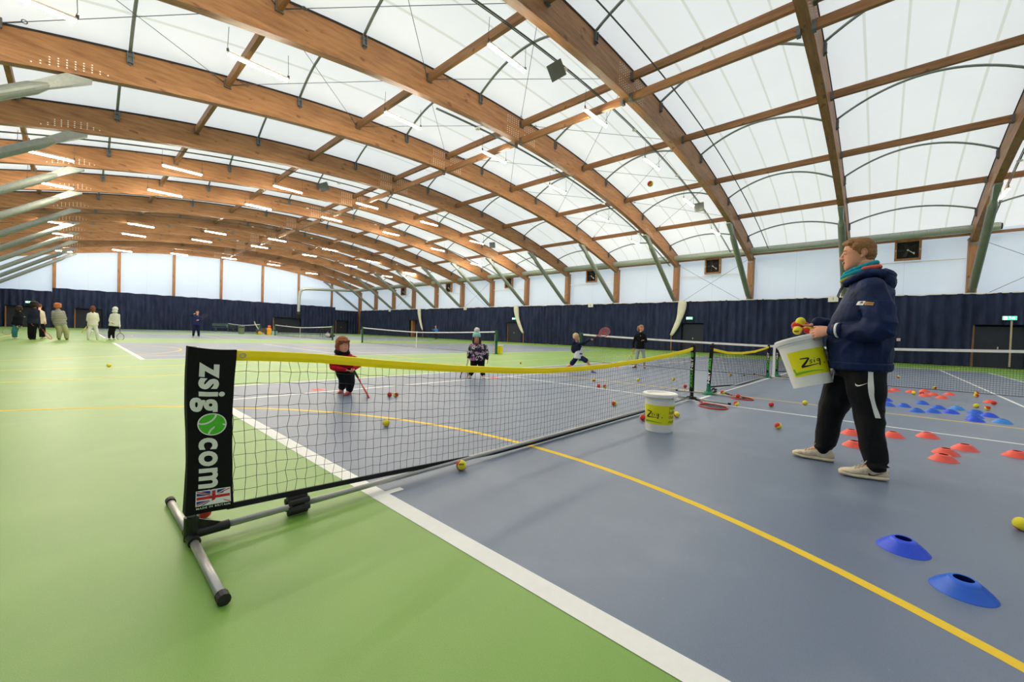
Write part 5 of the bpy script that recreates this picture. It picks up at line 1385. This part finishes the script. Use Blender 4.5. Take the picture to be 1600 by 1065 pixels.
# ---- girl with the ponytail
b0 = onz(999, 574.5); J, F = joints(b0, dict(head=(1002.5, 512.5, .0), neck=(1000.8, 519.3, 0), pel=(1000.5, 543, 0), shL=(994, 523.2, 0), shR=(1006.8, 522.8, 0), elL=(989.5, 536, 0), elR=(1010, 533.5, .03), wrL=(989.8, 543.5, .05), wrR=(1006.5, 531.5, .16),
    hipL=(997, 546, 0), hipR=(1004.5, 546, 0), knL=(995, 559, .02), knR=(1006, 559, .02), anL=(993, 571, 0), anR=(1006.5, 571.5, 0), toeL=(988, 574.5, .08), toeR=(1008, 575.5, .12)))
for k in ('anL', 'anR'): J[k].z = .07
for k in ('toeL', 'toeR'): J[k].z = 0
J['hdR'] = -F.r*.8+V((0, 0, .1)); J['curlR'] = (.8, .8, .8, .8)
def pony_extra(e, P, A, J, body):
    b = MB(); vs, fs = text2d('-', .05); c = J['neck'].lerp(J['pel'], .22)-F.n*.125
    b.add([c+F.r*v.x*1.2+V((0, 0, v.y)) for v in [V((-.012, -.004, 0)), V((.012, -.004, 0)), V((.012, .004, 0)), V((-.012, .004, 0))]], [(0, 1, 2, 3)]); part(b, 'small_logo', WPR, e)
    S = Shells(); c = J['pel']+V((0, 0, -.02)); S.loft([(c+V((0, 0, -.03)), F.r*.115, F.n*.085), (c+V((0, 0, .03)), F.r*.112, F.n*.083)], 18); S.fuse('shirt_hem', cloth('pale_shirt', (214, 210, 208)), e, .009, 2)
figure('person in a black sweater and grey trousers with a ponytail holding a yellow racket', b0, J, F.r*.85-F.n*.5, s=.66, hs=.80, top=cloth('black_sweater', (20, 20, 22)), bottom=cloth('grey_trousers', (168, 166, 164)), shoe=(34, 34, 36), skin=SK1, hair=HLBR, hair_style='pony', voxel=.0095, child=True, extra=pony_extra, chubby=1.08, leg_r=.9)
racket('yellow framed racket pointing down beside the ponytail child', J['wrL']+V((0, 0, -.03)), F(983.5, 562, .1)-J['wrL'], -F.n*.6+F.r*.8, L=.50, frame=(226, 200, 50), strings=(226, 222, 214), grip=(206, 120, 50))

# ---- the group standing at the left
def standing(label, fx_, fy_, hx, hy, lx, rx, w, face_dir, cols, **k):
    """fx,fy foot centre px; hx,hy head centre px; lx/rx hands px offsets"""
    b0 = onz(fx_, fy_); H = (fy_-hy); hsz = k.pop('head_px', 3.9); q = H/47.0; cx = (fx_+hx)/2; lean = (hx-fx_)
    X = lambda t: lerp(fx_, hx, t)
    sp = dict(head=(hx, hy, k.pop('hoff', 0)), neck=(X(.93), hy+5.2*q, 0), pel=(X(.55), fy_-23*q, 0), shL=(X(.9)-w, hy+8.4*q, 0), shR=(X(.9)+w, hy+8.4*q, 0), elL=(X(.7)-w*1.28, hy+17.5*q, .0), elR=(X(.7)+w*1.28, hy+17.5*q, .0),
          wrL=(hx+lx[0], hy+lx[1]*q, k.get('woff', .1)), wrR=(hx+rx[0], hy+rx[1]*q, k.get('woff', .1)), hipL=(X(.5)-w*.5, fy_-22*q, 0), hipR=(X(.5)+w*.5, fy_-22*q, 0), knL=(fx_-w*k.get('st', .7)*.85, fy_-12*q, .03), knR=(fx_+w*k.get('st', .7)*.85, fy_-12*q, .03),
          anL=(fx_-w*k.get('st', .7), fy_-3, 0), anR=(fx_+w*k.get('st', .7), fy_-3, 0), toeL=(fx_-w*k.get('st', .7)+k.get('tx', 0), fy_, .15*k.get('tf', -1)), toeR=(fx_+w*k.get('st', .7)+k.get('tx', 0), fy_, .15*k.get('tf', -1)))
    k.pop('woff', None); k.pop('st', None); k.pop('tx', None); k.pop('tf', None)
    J, F = joints(b0, sp)
    for a in ('L', 'R'): J['an'+a].z = .08; J['toe'+a].z = 0
    fd = F.r*face_dir[0]-F.n*face_dir[1]; J['showface'] = face_dir[1] > -.3
    return figure(label, b0, J, fd, **cols, **k), J, F
C = cloth
grp = None
e1, J, F = standing('person in a black jacket and teal leggings, leftmost of the standing group', 23, 529, 30.5, 481.5, (-4, 27), (3.5, 27), 4.2, (.8, -.5), dict(top=C('black_puffer', (22, 24, 32)), bottom=C('teal', (62, 128, 138)), shoe=(226, 218, 212), skin=SK1, hair=HDARK, hair_style='long'), voxel=.02, leg_r=.9, s=.92, tx=4, st=.45)
racket('pale racket held behind the person in teal leggings', J['wrL'], F(16, 515, -.1)-J['wrL'], -F.n, L=.66, frame=(206, 170, 150), strings=(230, 226, 220))
e2, J, F = standing('person in a navy top and wide black trousers with dark hair in the left group', 50, 530.5, 54, 475.5, (-5, 25), (8, 29), 5.6, (.45, -.85), dict(top=C('ink_navy', (34, 40, 56)), bottom=C('black_wide', (20, 20, 24)), shoe=(36, 36, 40), skin=SK3, hair=HDARK, hair_style='curly'), voxel=.02, leg_r=1.2, s=1.0, st=.5, tx=2)
racket('red and black racket held low in front of the person in the navy top', J['wrR'], F(75, 524, .2)-J['wrR'], -F.n*.5+F.r, L=.68, frame=(196, 60, 50), strings=(206, 170, 150))
e3, J, F = standing('person in a cream sweater standing half hidden behind the navy top', 66, 528.5, 61.5, 478.5, (-9, 22), (9, 23), 5.0, (.4, -.8), dict(top=C('cream', (226, 212, 186)), bottom=C('dark_trousers', (34, 28, 32)), shoe=(232, 226, 220), skin=SK1, hair=HBROWN, hair_style='short'), voxel=.02, hoff=-.6, s=.95, st=.45, tx=5)
def stripe_mat():
    def f(nt, N, L, b):
        tc = N.new('ShaderNodeTexCoord'); w = N.new('ShaderNodeTexWave'); w.bands_direction = 'Z'; w.inputs['Scale'].default_value = 4.2; w.inputs['Distortion'].default_value = 1.2; L.new(tc.outputs['Object'], w.inputs['Vector'])
        r = ramp(N, [(.3, srgb(120, 120, 112)), (.6, srgb(176, 170, 158))]); L.new(w.outputs['Fac'], r.inputs['Fac']); L.new(r.outputs['Color'], b.inputs['Base Color']); b.inputs['Roughness'].default_value = .9
    return f
e4, J, F = standing('person with curly orange hair in a striped grey sweater and khaki trousers', 98, 530.5, 90, 478, (-7, 21), (12, 20), 7.2, (.0, -1), dict(top=node_mat('striped_sweater_cloth', stripe_mat()), bottom=C('khaki', (172, 170, 130)), shoe=(46, 40, 40), skin=SK1, hair=HORNG, hair_style='curly'), voxel=.02, s=1.06, leg_r=1.1, st=.85, chubby=1.1, tx=1, woff=-.12)
e5, J, F = standing('person in a cream top and white trousers seen from behind', 145, 530.5, 145, 482, (-4, 20), (6, 21), 6.2, (.0, -1), dict(top=C('off_white', (226, 222, 206)), bottom=C('white_trousers', (234, 230, 222)), shoe=(216, 214, 206), skin=SK1, hair=HBROWN, hair_style='long'), voxel=.02, s=1.0, st=1.15, leg_r=.92, woff=-.12)
racket('yellow racket held in front of the person in white trousers', J['wrL'], F(134, 512, .0)-J['wrL'], F.r, L=.62, frame=(214, 200, 60), strings=(226, 222, 214))
def hood_extra(e, P, A, J, body):
    S = Shells(); S.ell(P(0, -.02, .03), (.108, .122, .128), A, 20); S.ell(P(0, -.05, -.10), (.12, .10, .07), A, 18); S.fuse('hood', C('white_hoodie', (214, 214, 204)), e, .016, 3)
e6, J, F = standing('person in a white hoodie with the hood up and black leggings', 174, 530.5, 180.5, 483.5, (-6, 20), (6.5, 27), 5.4, (.45, -.85), dict(top=C('white_hoodie', (214, 214, 204)), bottom=C('black_leggings2', (20, 20, 24)), shoe=(206, 200, 194), skin=SK1, hair=HDARK, hair_style='short'), voxel=.02, s=.98, st=.62, leg_r=.85, extra=hood_extra, tx=2)
racket('black racket hanging from the hand of the person in the white hoodie', J['wrR'], F(188.5, 528.5, .1)-J['wrR'], -F.n+F.r*.3, L=.68, frame=(34, 34, 38), strings=(150, 160, 140))
# ---- far coach with raised arms, far child
b0 = onz(306.5, 526.5); J, F = joints(b0, dict(head=(308.5, 487.5, .02), neck=(308.5, 492.5, 0), pel=(307, 506, 0), shL=(303.5, 494.5, 0), shR=(313, 494.5, 0), elL=(298.5, 492.5, .1), elR=(316.5, 499, .1), wrL=(302.5, 490.5, .3), wrR=(310.5, 500, .35), hipL=(304.5, 507.5, 0), hipR=(309.5, 507.5, 0), knL=(303, 516, .03), knR=(310, 516, .03), anL=(302, 524, 0), anR=(310.5, 524, 0), toeL=(301, 526.5, .15), toeR=(311, 526.5, .15)))
for a in ('L', 'R'): J['an'+a].z = .08; J['toe'+a].z = 0
figure('person in navy sportswear standing alone on the far court with raised arms', b0, J, -F.n, s=1.05, hs=1.05, top=C('navy_top', (36, 46, 84)), bottom=C('navy_bottoms', (24, 30, 60)), shoe=(150, 120, 110), skin=SK1, hair=HDARK, hair_style='short', voxel=.022, leg_r=1.05)
racket('small dark racket held across the chest by the far coach in navy', J['wrR'], F(318, 494.5, .3)-J['wrR'], -F.n, L=.6, frame=(30, 30, 34), strings=(60, 60, 66))
b0 = onz(681.5, 529.8); J, F = joints(b0, dict(head=(680.8, 509.5, 0), neck=(681, 513, 0), pel=(681.5, 519.5, 0), shL=(678.8, 514, 0), shR=(683.2, 514, 0), elL=(677.8, 516, .1), elR=(684, 517, 0), wrL=(676, 515, .2), wrR=(683.8, 519.5, .05), hipL=(680.4, 520.5, 0), hipR=(682.7, 520.5, 0), knL=(680.8, 525, 0), knR=(682.4, 525, 0), anL=(680.8, 528.5, 0), anR=(682, 528.5, 0), toeL=(680, 530, .1), toeR=(681, 530, .1)))
for a in ('L', 'R'): J['an'+a].z = .07; J['toe'+a].z = 0
figure('small person in a blue top far away in front of the cream cloth', b0, J, -F.r-F.n*.4, s=.85, hs=.95, top=C('bright_blue', (60, 120, 190)), bottom=C('black_far', (24, 24, 28)), shoe=(40, 40, 44), skin=SK1, hair=HBROWN, hair_style='short', voxel=.022, child=True)
b0 = onz(69, 533)
# ================================================================== THE COACH (faces +Y, his left side to the viewer)
b0 = V((2.88, -2.08, 0))
e = thing('person', 'person in a navy hoodie and black track trousers holding a bucket, nearest to the camera', 'person', b0)
FW_, UP_, SD_ = V((0, 1, 0)), V((0, 0, 1)), V((1, 0, 0))      # SD_ = his right
hc = V((2.895, -2.054, 1.688)); HF = V((-.10, .99, -.06)).normalized(); HS = 1.0
wrL, elL, shL = V((2.715, -1.925, 1.090)), V((2.62, -2.215, 1.105)), V((2.675, -2.150, 1.395))
wrR, elR, shR = V((3.035, -1.800, 1.158)), V((3.145, -2.05, 1.10)), V((3.105, -2.140, 1.395))
hipL, knL, anL, toeL = V((2.80, -2.125, .86)), V((2.795, -2.165, .475)), V((2.775, -2.222, .105)), V((2.715, -2.02, 0))
hipR, knR, anR, toeR = V((2.985, -2.075, .86)), V((3.02, -1.935, .45)), V((3.06, -1.890, .110)), V((3.04, -1.64, 0))
def loft_torso(S, secs, g=0, gx=0):
    S.loft([(V((2.89+dx, y, z)), SD_*(rx+gx), FW_*(ry+g)) for (z, y, ry, rx, dx) in secs], 28)
B = Shells()
loft_torso(B, [(.84, -2.10, .13, .17, 0), (.97, -2.095, .145, .18, 0), (1.1, -2.10, .145, .17, 0), (1.25, -2.115, .135, .185, 0), (1.38, -2.135, .11, .18, 0), (1.46, -2.13, .08, .11, 0), (1.52, -2.115, .062, .062, 0)])
B.limb([(2.89, -2.115, 1.50), (2.893, -2.098, 1.62)], [.062, .064], 18)
for a, b_, c in ((shL, elL, wrL), (shR, elR, wrR)): B.limb([a, b_, c], [.055, .047, .029], 16)
for a, b_, c, d in ((hipL, knL, anL, toeL), (hipR, knR, anR, toeR)):
    B.limb([a, b_, c], [.095, .062, .042], 18); B.limb([c, V((lerp(c.x, d.x, .55), lerp(c.y, d.y, .55), .045))], [.034, .022], 12)
P, A, r_, f_, u_ = head_shells(B, hc, HF, (0, -.02, 1), HS)
# left hand: over the bucket rim, thumb on the near face, fingers inside and curled over the edge
hand(B, wrL, V((.06, .93, -.20)), V((.92, .05, -.40)), V((.3, .2, 1)), 1.08, curl=(.50, .55, .58, .62), thumb=(.45, .35))
# right hand: palm up under the balls
hand(B, wrR, V((-.10, .90, -.48)), V((-.15, .45, .9)), V((-.9, .2, .2)), 1.02, curl=(.30, .26, .26, .30), thumb=(.75, .6), spread=1.3)
body = B.fuse('body', SK1, e, .0042, smooth=2)
for q in (-1, 1):
    b = MB(); b.sphere(P(q*.032, .0685, .012), (.0130, .0105, .0062), 14, 10, A); ey = part(b, 'eye', EYEW, body, smooth=True)
    b = MB(); b.sphere(P(q*.032, .0782, .012), (.0055, .003, .0056), 12, 8, A); part(b, 'iris', mat('eye_grey', (70, 80, 86), .2), ey, smooth=True)
    b = MB(); b.tube([P(q*.016, .0865, .030), P(q*.034, .0815, .036), P(q*.054, .066, .031)], [.0022, .0042, .002], 6); part(b, 'eyebrow', mat('brow_sandy', (166, 120, 80), .8), body)
    b = MB(); b.tube([P(q*.018, .0810, .0155), P(q*.032, .0790, .0205), P(q*.047, .0690, .0150)], .0028, 6); part(b, 'eyelid', SK1, body)
    b = MB(); b.tube([P(q*.018, .0800, .0085), P(q*.032, .0780, .0050), P(q*.046, .0690, .0090)], .0024, 6); part(b, 'eyelid', SK1, body)
b = MB(); b.sphere(P(0, .0825, -.058), (.024, .0100, .0085), 16, 8, A); m_ = part(b, 'mouth', mat('mouth_inside', (90, 36, 34), .5), body, smooth=True)
b = MB(); b.tube([P(-.028, .074, -.048), P(-.012, .089, -.0505), P(0, .0915, -.049), P(.012, .089, -.0505), P(.028, .074, -.048)], [.002, .004, .0045, .004, .002], 8); part(b, 'upper_lip', LIP, m_, smooth=True)
b = MB(); b.tube([P(-.027, .074, -.052), P(-.013, .087, -.065), P(0, .0895, -.0685), P(.013, .087, -.065), P(.027, .074, -.052)], [.002, .0045, .0052, .0045, .002], 8); part(b, 'lower_lip', LIP, m_, smooth=True)
b = MB(); b.tube([P(-.018, .087, -.0535), P(0, .0905, -.0540), P(.018, .087, -.0535)], .0035, 6); part(b, 'teeth', TEETH, m_, smooth=True)
for q in (-1, 1):
    b = MB(); b.tube([P(q*(.0850+.002*math.sin(t)), -.035-.0165*math.cos(t), -.001+.0265*math.sin(t)) for t in [lerp(-.9, 3.3, i/14) for i in range(15)]], .0032, 7); part(b, 'ear_rim', SK1, body, smooth=True)
# hair
H = Shells()
def HE(x, y, z, a_, b_, c_): H.ell(P(x, y, z), (a_, b_, c_), A, 26)
HE(0, -.020, .042, .0825, .097, .086); HE(0, -.050, .0, .0790, .066, .072); HE(0, -.060, -.040, .066, .042, .045)
HE(0, .026, .088, .062, .052, .040); H.limb([P(-.055, .045, .082), P(0, .074, .094), P(.055, .045, .082)], [.016, .016, .016])
for q in (-1, 1): H.limb([P(q*.070, .012, .055), P(q*.0775, -.004, .010), P(q*.079, -.010, -.010)], [.022, .010, .005])
H.fuse('hair', HSAND, e, .0040, smooth=3, disp=lambda co, n: .0028*noise.noise(V((co.x*50, co.y*30, co.z*80)))+.0012*noise.noise(co*150)+.001)
# neck warmer, two rolled bands and a third below
TEAL = cloth('teal_band', (36, 150, 168), ns=20); CORAL = cloth('coral_band', (240, 110, 92), ns=20); OLIVE = cloth('lime_band', (150, 150, 40), ns=20)
def band(nm, m, c, rx, ry, tilt, tr, a0=0, a1=2*PI, lift=0.0):
    S = Shells(); pts = []
    for i in range(29):
        t = lerp(a0, a1, i/28); x, y = rx*math.cos(t), ry*math.sin(t); pts.append(V(c)+V((x, y, -y*tilt+lift*math.sin(3*t))))
    S.limb(pts, [tr]*29, 12); return S.fuse(nm, m, e, .0045, 2, disp=wrinkle(40, .003))
NC = V((2.893, -2.078, 1.548))
b1 = band('neck_warmer', TEAL, NC+V((0, .0, .028)), .078, .092, .42, .017); band('neck_warmer_fold', TEAL, NC+V((0, .01, -.002)), .083, .094, .40, .018).parent = e
band('neck_warmer_back', CORAL, NC+V((0, -.012, .012)), .086, .098, .22, .016, PI*1.02, PI*1.98); band('neck_warmer_lining', OLIVE, NC+V((0, .018, -.030)), .082, .088, .38, .016, .15, PI-.15)
# hoodie
NAVY = node_mat('navy_hoodie_cloth', lambda nt, N, L, b: None)
def navy_build(nt, N, L, b):
    tc = N.new('ShaderNodeTexCoord'); n = N.new('ShaderNodeTexNoise'); n.inputs['Scale'].default_value = 5; n.inputs['Detail'].default_value = 6; L.new(tc.outputs['Object'], n.inputs['Vector'])
    r = ramp(N, [(.3, srgb(13, 26, 58)), (.75, srgb(24, 43, 86))]); L.new(n.outputs['Fac'], r.inputs['Fac']); L.new(r.outputs['Color'], b.inputs['Base Color']); b.inputs['Roughness'].default_value = .62; b.inputs['Sheen Weight'].default_value = .0; b.inputs['Specular IOR Level'].default_value = .2
    n2 = N.new('ShaderNodeTexNoise'); n2.inputs['Scale'].default_value = 9; n2.inputs['Detail'].default_value = 3; n2.inputs['Distortion'].default_value = 1.2; L.new(tc.outputs['Object'], n2.inputs['Vector'])
    bp = N.new('ShaderNodeBump'); bp.inputs['Strength'].default_value = .35; bp.inputs['Distance'].default_value = .02; L.new(n2.outputs['Fac'], bp.inputs['Height']); L.new(bp.outputs['Normal'], b.inputs['Normal'])
navy_build(NAVY.node_tree, NAVY.node_tree.nodes, NAVY.node_tree.links, NAVY.node_tree.nodes['Principled BSDF'])
T = Shells()
loft_torso(T, [(.822, -2.098, .178, .218, 0), (.835, -2.098, .190, .230, 0), (.90, -2.098, .196, .234, 0), (.98, -2.092, .198, .228, 0), (1.08, -2.090, .198, .226, 0), (1.18, -2.100, .188, .224, 0), (1.28, -2.122, .166, .226, 0), (1.37, -2.135, .148, .220, 0), (1.43, -2.140, .126, .172, 0), (1.49, -2.13, .105, .115, 0), (1.52, -2.12, .10, .10, 0)])
T.limb([shL+V((.03, 0, .0)), elL, wrL-V((.0, .030, 0))], [.088, .084, .050], 20); T.limb([shR-V((.03, 0, 0)), elR, wrR-V((0, .012, 0))], [.085, .070, .046], 20)
T.ell(elL+V((.02, .03, .02)), (.075, .09, .09), None, 18)
def folds(co, n):
    p = V((co.x*5, co.y*9+co.z*3.5, co.z*7.0-co.y*4.0)); a = noise.noise(p); w_ = noise.noise(co*16)
    k = (.011 if co.z < 1.30 else .007)*max(.1, min(1, (co.z-.84)/.1))
    return k*1.25*(1-2.2*abs(a))*.8+.0025*w_
hood = T.fuse('hoodie', NAVY, e, .0065, smooth=3, disp=folds)
S = Shells(); HP = []
for i in range(25):
    t = lerp(-1.15, PI+1.15, i/24); HP.append(V((2.893+.128*math.cos(t), -2.112-.132*math.sin(t), 1.520-.012*math.sin(t)+(.075*math.sin(t) if math.sin(t) < 0 else 0))))
S.limb(HP, [lerp(.020, .040, math.sin(PI*i/24)) for i in range(25)], 14)
S.ell((2.893, -2.236, 1.462), (.115, .050, .080), None, 20); S.ell((2.893, -2.215, 1.525), (.12, .05, .035), None, 20)
S.fuse('hood', NAVY, e, .006, 3, disp=wrinkle(16, .007, (1, 1, 1.5), 4), label='folded down navy hood')
S = Shells(); loft_torso(S, [(.795, -2.098, .182, .224, 0), (.803, -2.098, .194, .235, 0), (.850, -2.098, .199, .239, 0), (.860, -2.098, .186, .226, 0)])
S.fuse('hem_band', NAVY, e, .006, 2, disp=wrinkle(22, .003))
dL = (wrL-elL).normalized(); dR = (wrR-elR).normalized()
for nm, w_, d_ in (('cuff', wrL, dL), ('cuff', wrR, dR)):
    q = MB(); q.tube([w_-d_*.075, w_-d_*.065, w_-d_*.03, w_-d_*.012], [.052, .055, .047, .043], 18); part(q, nm, NAVY, e, smooth=True)
q = MB(); c = wrL-dL*.055; q.tube([c, c+dL*.014], [.0575, .0565], 20); part(q, 'white_cuff_stripe', WHITEC, e, smooth=True)
# drawstrings
for x in (-.035, .035):
    q = MB(); q.tube([(2.893+x, -1.992, 1.475), (2.893+x*1.3, -1.962, 1.42), (2.893+x*1.5, -1.945, 1.36)], .004, 6); part(q, 'drawstring', mat('dark_cord', (20, 26, 44), .8), e)
# projecting prints onto cloth
def bvh_of(ob):
    off = V((0, 0, 0)); p = ob.parent
    while p is not None: off += p.location; p = p.parent
    return BVHTree.FromPolygons([v.co+off for v in ob.data.vertices], [tuple(p_.vertices) for p_ in ob.data.polygons])
def decal(name, pts3, fs, ob, dirn, m, parent, lift=.003):
    t = bvh_of(ob); d = V(dirn).normalized(); out = []
    for p in pts3:
        h = t.ray_cast(V(p)-d*.5, d)
        out.append((h[0]-d*lift) if h[0] is not None else (out[-1] if out else V(p)))
    b = MB(); b.add(out, fs); return part(b, name, m, parent)
# sleeve badge
badge = lambda u, v: V((2.3, -2.065-u, 1.262+v+.10*(-u)*.0))
def sleeve_patch(poly, m, nm, lift):
    vs, fs = subdiv2d([V((x, y, 0)) for x, y in poly], [tuple(range(len(poly)))], 2)
    return decal(nm, [V((2.2, -2.118-x*.98, 1.288+y-.10*x)) for x, y in [(v.x, v.y) for v in vs]], fs, hood, (1, 0, 0), m, e, lift)
sleeve_patch([(-.050, -.013), (-.008, -.016), (.004, .010), (.006, .014), (-.038, .013)], WPR, 'white_badge', .003)
sleeve_patch([(-.002, -.013), (.048, -.016), (.055, .006), (.004, .010)], mat('gold_print', (206, 150, 60), .5), 'gold_badge', .003)
vs, fs = text2d('LTA', .017, bold=.0004); vs, fs = subdiv2d(vs, fs); decal('badge_lettering', [V((2.2, -2.118-(v.x-.022), 1.288+v.y-.10*(v.x-.022)+.0)) for v in vs], fs, hood, (1, 0, 0), mat('navy_print', (40, 60, 120), .5), e, .007)
vs, fs = text2d('COACH', .013, bold=.0004); vs, fs = subdiv2d(vs, fs); decal('badge_lettering', [V((2.2, -2.118-(v.x+.027), 1.288+v.y-.10*(v.x+.027)-.003)) for v in vs], fs, hood, (1, 0, 0), mat('brown_print', (120, 80, 30), .5), e, .007)
# track trousers
TRK = mat('black_track_cloth', (11, 11, 12), .6, spec=.25, noise_s=12, noise_a=.25, bump=.25, bump_s=30)
K = Shells()
loft_torso(K, [(.74, -2.10, .145, .185, 0), (.80, -2.105, .165, .198, 0), (.88, -2.105, .165, .198, 0)])
K.limb([hipL-V((0, 0, .05)), hipL.lerp(knL, .5), knL, knL.lerp(anL, .55), anL+V((0, 0, .01))], [.120, .122, .092, .078, .066], 22)
K.limb([hipR-V((0, 0, .05)), hipR.lerp(knR, .5), knR, knR.lerp(anR, .55), anR+V((0, 0, .012))], [.122, .126, .092, .078, .064], 22)
K.limb([hipL+V((-.0, -.03, -.07)), hipL.lerp(knL, .6)+V((0, -.02, 0))], [.105, .09], 18)
def tfold(co, n):
    lo = max(0, 1-abs(co.z-.14)/.14); kn = max(0, 1-abs(co.z-.47)/.12)
    p = V((co.x*7+co.z*3, co.y*7-co.z*4, co.z*(6+8*lo))); a = noise.noise(p)
    return (.004+.008*lo+.005*kn)*(1-2.2*abs(a))+.005*noise.noise(V((co.x*7, co.y*9, co.z*3)))
trk = K.fuse('track_trousers', TRK, e, .0065, smooth=3, disp=tfold)
q = MB(); q.add([(2.765, -2.268, .135), (2.80, -2.30, .10), (2.83, -2.262, .08), (2.79, -2.25, .12)], [(0, 1, 2), (0, 2, 3), (0, 3, 1), (1, 3, 2)]); part(q, 'ankle_tab', TRK, e)
# white side stripe and swoosh, projected on the near leg
n_ = 26; Lp = []; Rp = []
cen = [(.82, -2.168), (.72, -2.172), (.62, -2.180), (.55, -2.196), (.46, -2.222)]
tab = [(-z, y) for z, y in cen]
vs = []
for i in range(n_+1):
    z = lerp(.818, .462, i/n_); y = interp(tab, -z); w_ = lerp(.0165, .013, i/n_)+.002*math.sin(z*30)
    vs += [V((2.2, y-w_, z)), V((2.2, y, z)), V((2.2, y+w_*(1.0), z))]
decal('white_side_stripe', vs, [(i*3+j, i*3+j+1, i*3+j+4, i*3+j+3) for i in range(n_) for j in (0, 1)], trk, (1, 0, 0), WPR, e, .004)
def swoosh(c0, k, flip=1):
    top = [(0, .004), (.010, -.006), (.024, -.009), (.045, -.001), (.085, .018)]; bot = [(.0, .004), (.002, -.012), (.014, -.021), (.034, -.014), (.085, .018)]
    n_ = 12; L_ = []
    def along(P_, t):
        x = t*(len(P_)-1); i = min(int(x), len(P_)-2); return V((lerp(P_[i][0], P_[i+1][0], x-i), lerp(P_[i][1], P_[i+1][1], x-i), 0))
    A_ = [along(top, i/n_) for i in range(n_+1)]; B_ = [along(bot, i/n_) for i in range(n_+1)]
    return [V((p.x*k, p.y*k, 0)) for p in A_+B_], [(i, i+1, n_+2+i, n_+1+i) for i in range(n_)]
vs, fs = swoosh(None, .92); decal('swoosh', [V((2.2, -2.085-v.x, .700+v.y)) for v in vs], fs, trk, (1, 0, 0), WPR, e, .004)
q = MB(); q.tube([(2.84, -1.955, .80), (2.835, -1.945, .74), (2.838, -1.943, .70)], .005, 6); part(q, 'waist_cord', WHITEC, e)
# shoes
SHOE = node_mat('worn_cream_shoe', lambda nt, N, L, b: None)
def shoe_build(nt, N, L, b):
    tc = N.new('ShaderNodeTexCoord'); n = N.new('ShaderNodeTexNoise'); n.inputs['Scale'].default_value = 16; n.inputs['Detail'].default_value = 8; n.inputs['Roughness'].default_value = .7; L.new(tc.outputs['Object'], n.inputs['Vector'])
    r = ramp(N, [(.3, srgb(168, 140, 104)), (.5, srgb(224, 206, 178)), (.8, srgb(240, 230, 212))]); L.new(n.outputs['Fac'], r.inputs['Fac']); L.new(r.outputs['Color'], b.inputs['Base Color']); b.inputs['Roughness'].default_value = .65
shoe_build(SHOE.node_tree, SHOE.node_tree.nodes, SHOE.node_tree.links, SHOE.node_tree.nodes['Principled BSDF'])
SOLE = mat('cream_rubber_sole', (226, 208, 176), .5, noise_s=30, noise_a=.12)
def shoe(an, toe, pitch=0.0, swsh=False):
    d = V((toe.x-an.x, toe.y-an.y, 0)).normalized(); s = d.cross(UP_); heel = V((an.x, an.y, 0))-d*.072
    L_ = .29; prof = [(0, .030, .030, .075), (.02, .036, .045, .092), (.06, .038, .052, .110), (.10, .037, .050, .112), (.14, .039, .043, .092), (.18, .044, .036, .072), (.23, .048, .030, .058), (.27, .043, .026, .050), (.295, .030, .020, .040), (.305, .014, .014, .030)]
    def lift(x): return .012+max(0, x-.21)*.14+max(0, .05-x)*.10
    S = Shells(); secs = []
    prof = [(x*.95, w_, h, top) for x, w_, h, top in prof]
    for x, w_, h, top in prof: z0 = lift(x); secs.append((heel+d*x+UP_*((top+z0)/2+.006), s*w_, UP_*((top-z0)/2)))
    S.loft(secs, 22, pw=.85)
    S.limb([heel+d*.055+UP_*.10, heel+d*.07+UP_*.135], [.040, .040], 16)
    up = S.fuse('shoe_upper', SHOE, e, .0045, 3, disp=wrinkle(45, .0022))
    S = Shells(); secs = [(heel+d*x+UP_*(lift(x)+.006), s*(w_+.005), UP_*.016) for x, w_, h, top in prof]; S.loft(secs, 22, pw=.75)
    so = S.fuse('sole', SOLE, up, .0045, 2)
    lc = MB()
    for i in range(5):
        x = .105+.022*i; z = interp([(.10, .122), (.14, .104), (.18, .084), (.23, .068)], x); lc.tube([heel+d*x+s*.026+UP_*(z-.012), heel+d*x+UP_*(z+.006), heel+d*(x+.008)-s*.026+UP_*(z-.012)], .0036, 6)
    for q in (-1, 1): lc.tube([heel+d*.105+UP_*.128, heel+d*(.13)+s*q*.025+UP_*.142, heel+d*.15+s*q*.03+UP_*.115, heel+d*.12+UP_*.125], .003, 6)
    part(lc, 'laces', mat('cream_laces', (206, 192, 166), .8), up)
    if swsh:
        vs, fs = swoosh(None, 1.15); t = bvh_of(up); nd = -s if (-s).x < 0 else s; out = []
        nd = V((-1, 0, 0)); nd = (nd-d*nd.dot(d)).normalized()
        for v in vs:
            p = heel+d*(.125-v.x*1.0)+UP_*(.050+v.y*1.0)+nd*.2; h = t.ray_cast(p, -nd); out.append(h[0]+nd*.0025 if h[0] is not None else p-nd*.15)
        b = MB(); b.add(out, fs); part(b, 'swoosh', INK, up)
    return up
shoe(anL, toeL, swsh=True); shoe(anR, toeR)
# ------------------------------------------------------------------ light and view
w = bpy.data.worlds.new('overcast_sky'); SC.world = w; w.use_nodes = True
bg = w.node_tree.nodes['Background']; bg.inputs[0].default_value = (.93, .97, 1.0, 1); bg.inputs[1].default_value = 1.0
SC.view_settings.view_transform = 'Standard'; SC.view_settings.look = 'None'; SC.view_settings.gamma = 1
SC.view_settings.use_curve_mapping = False
SC.view_settings.exposure = 1.0
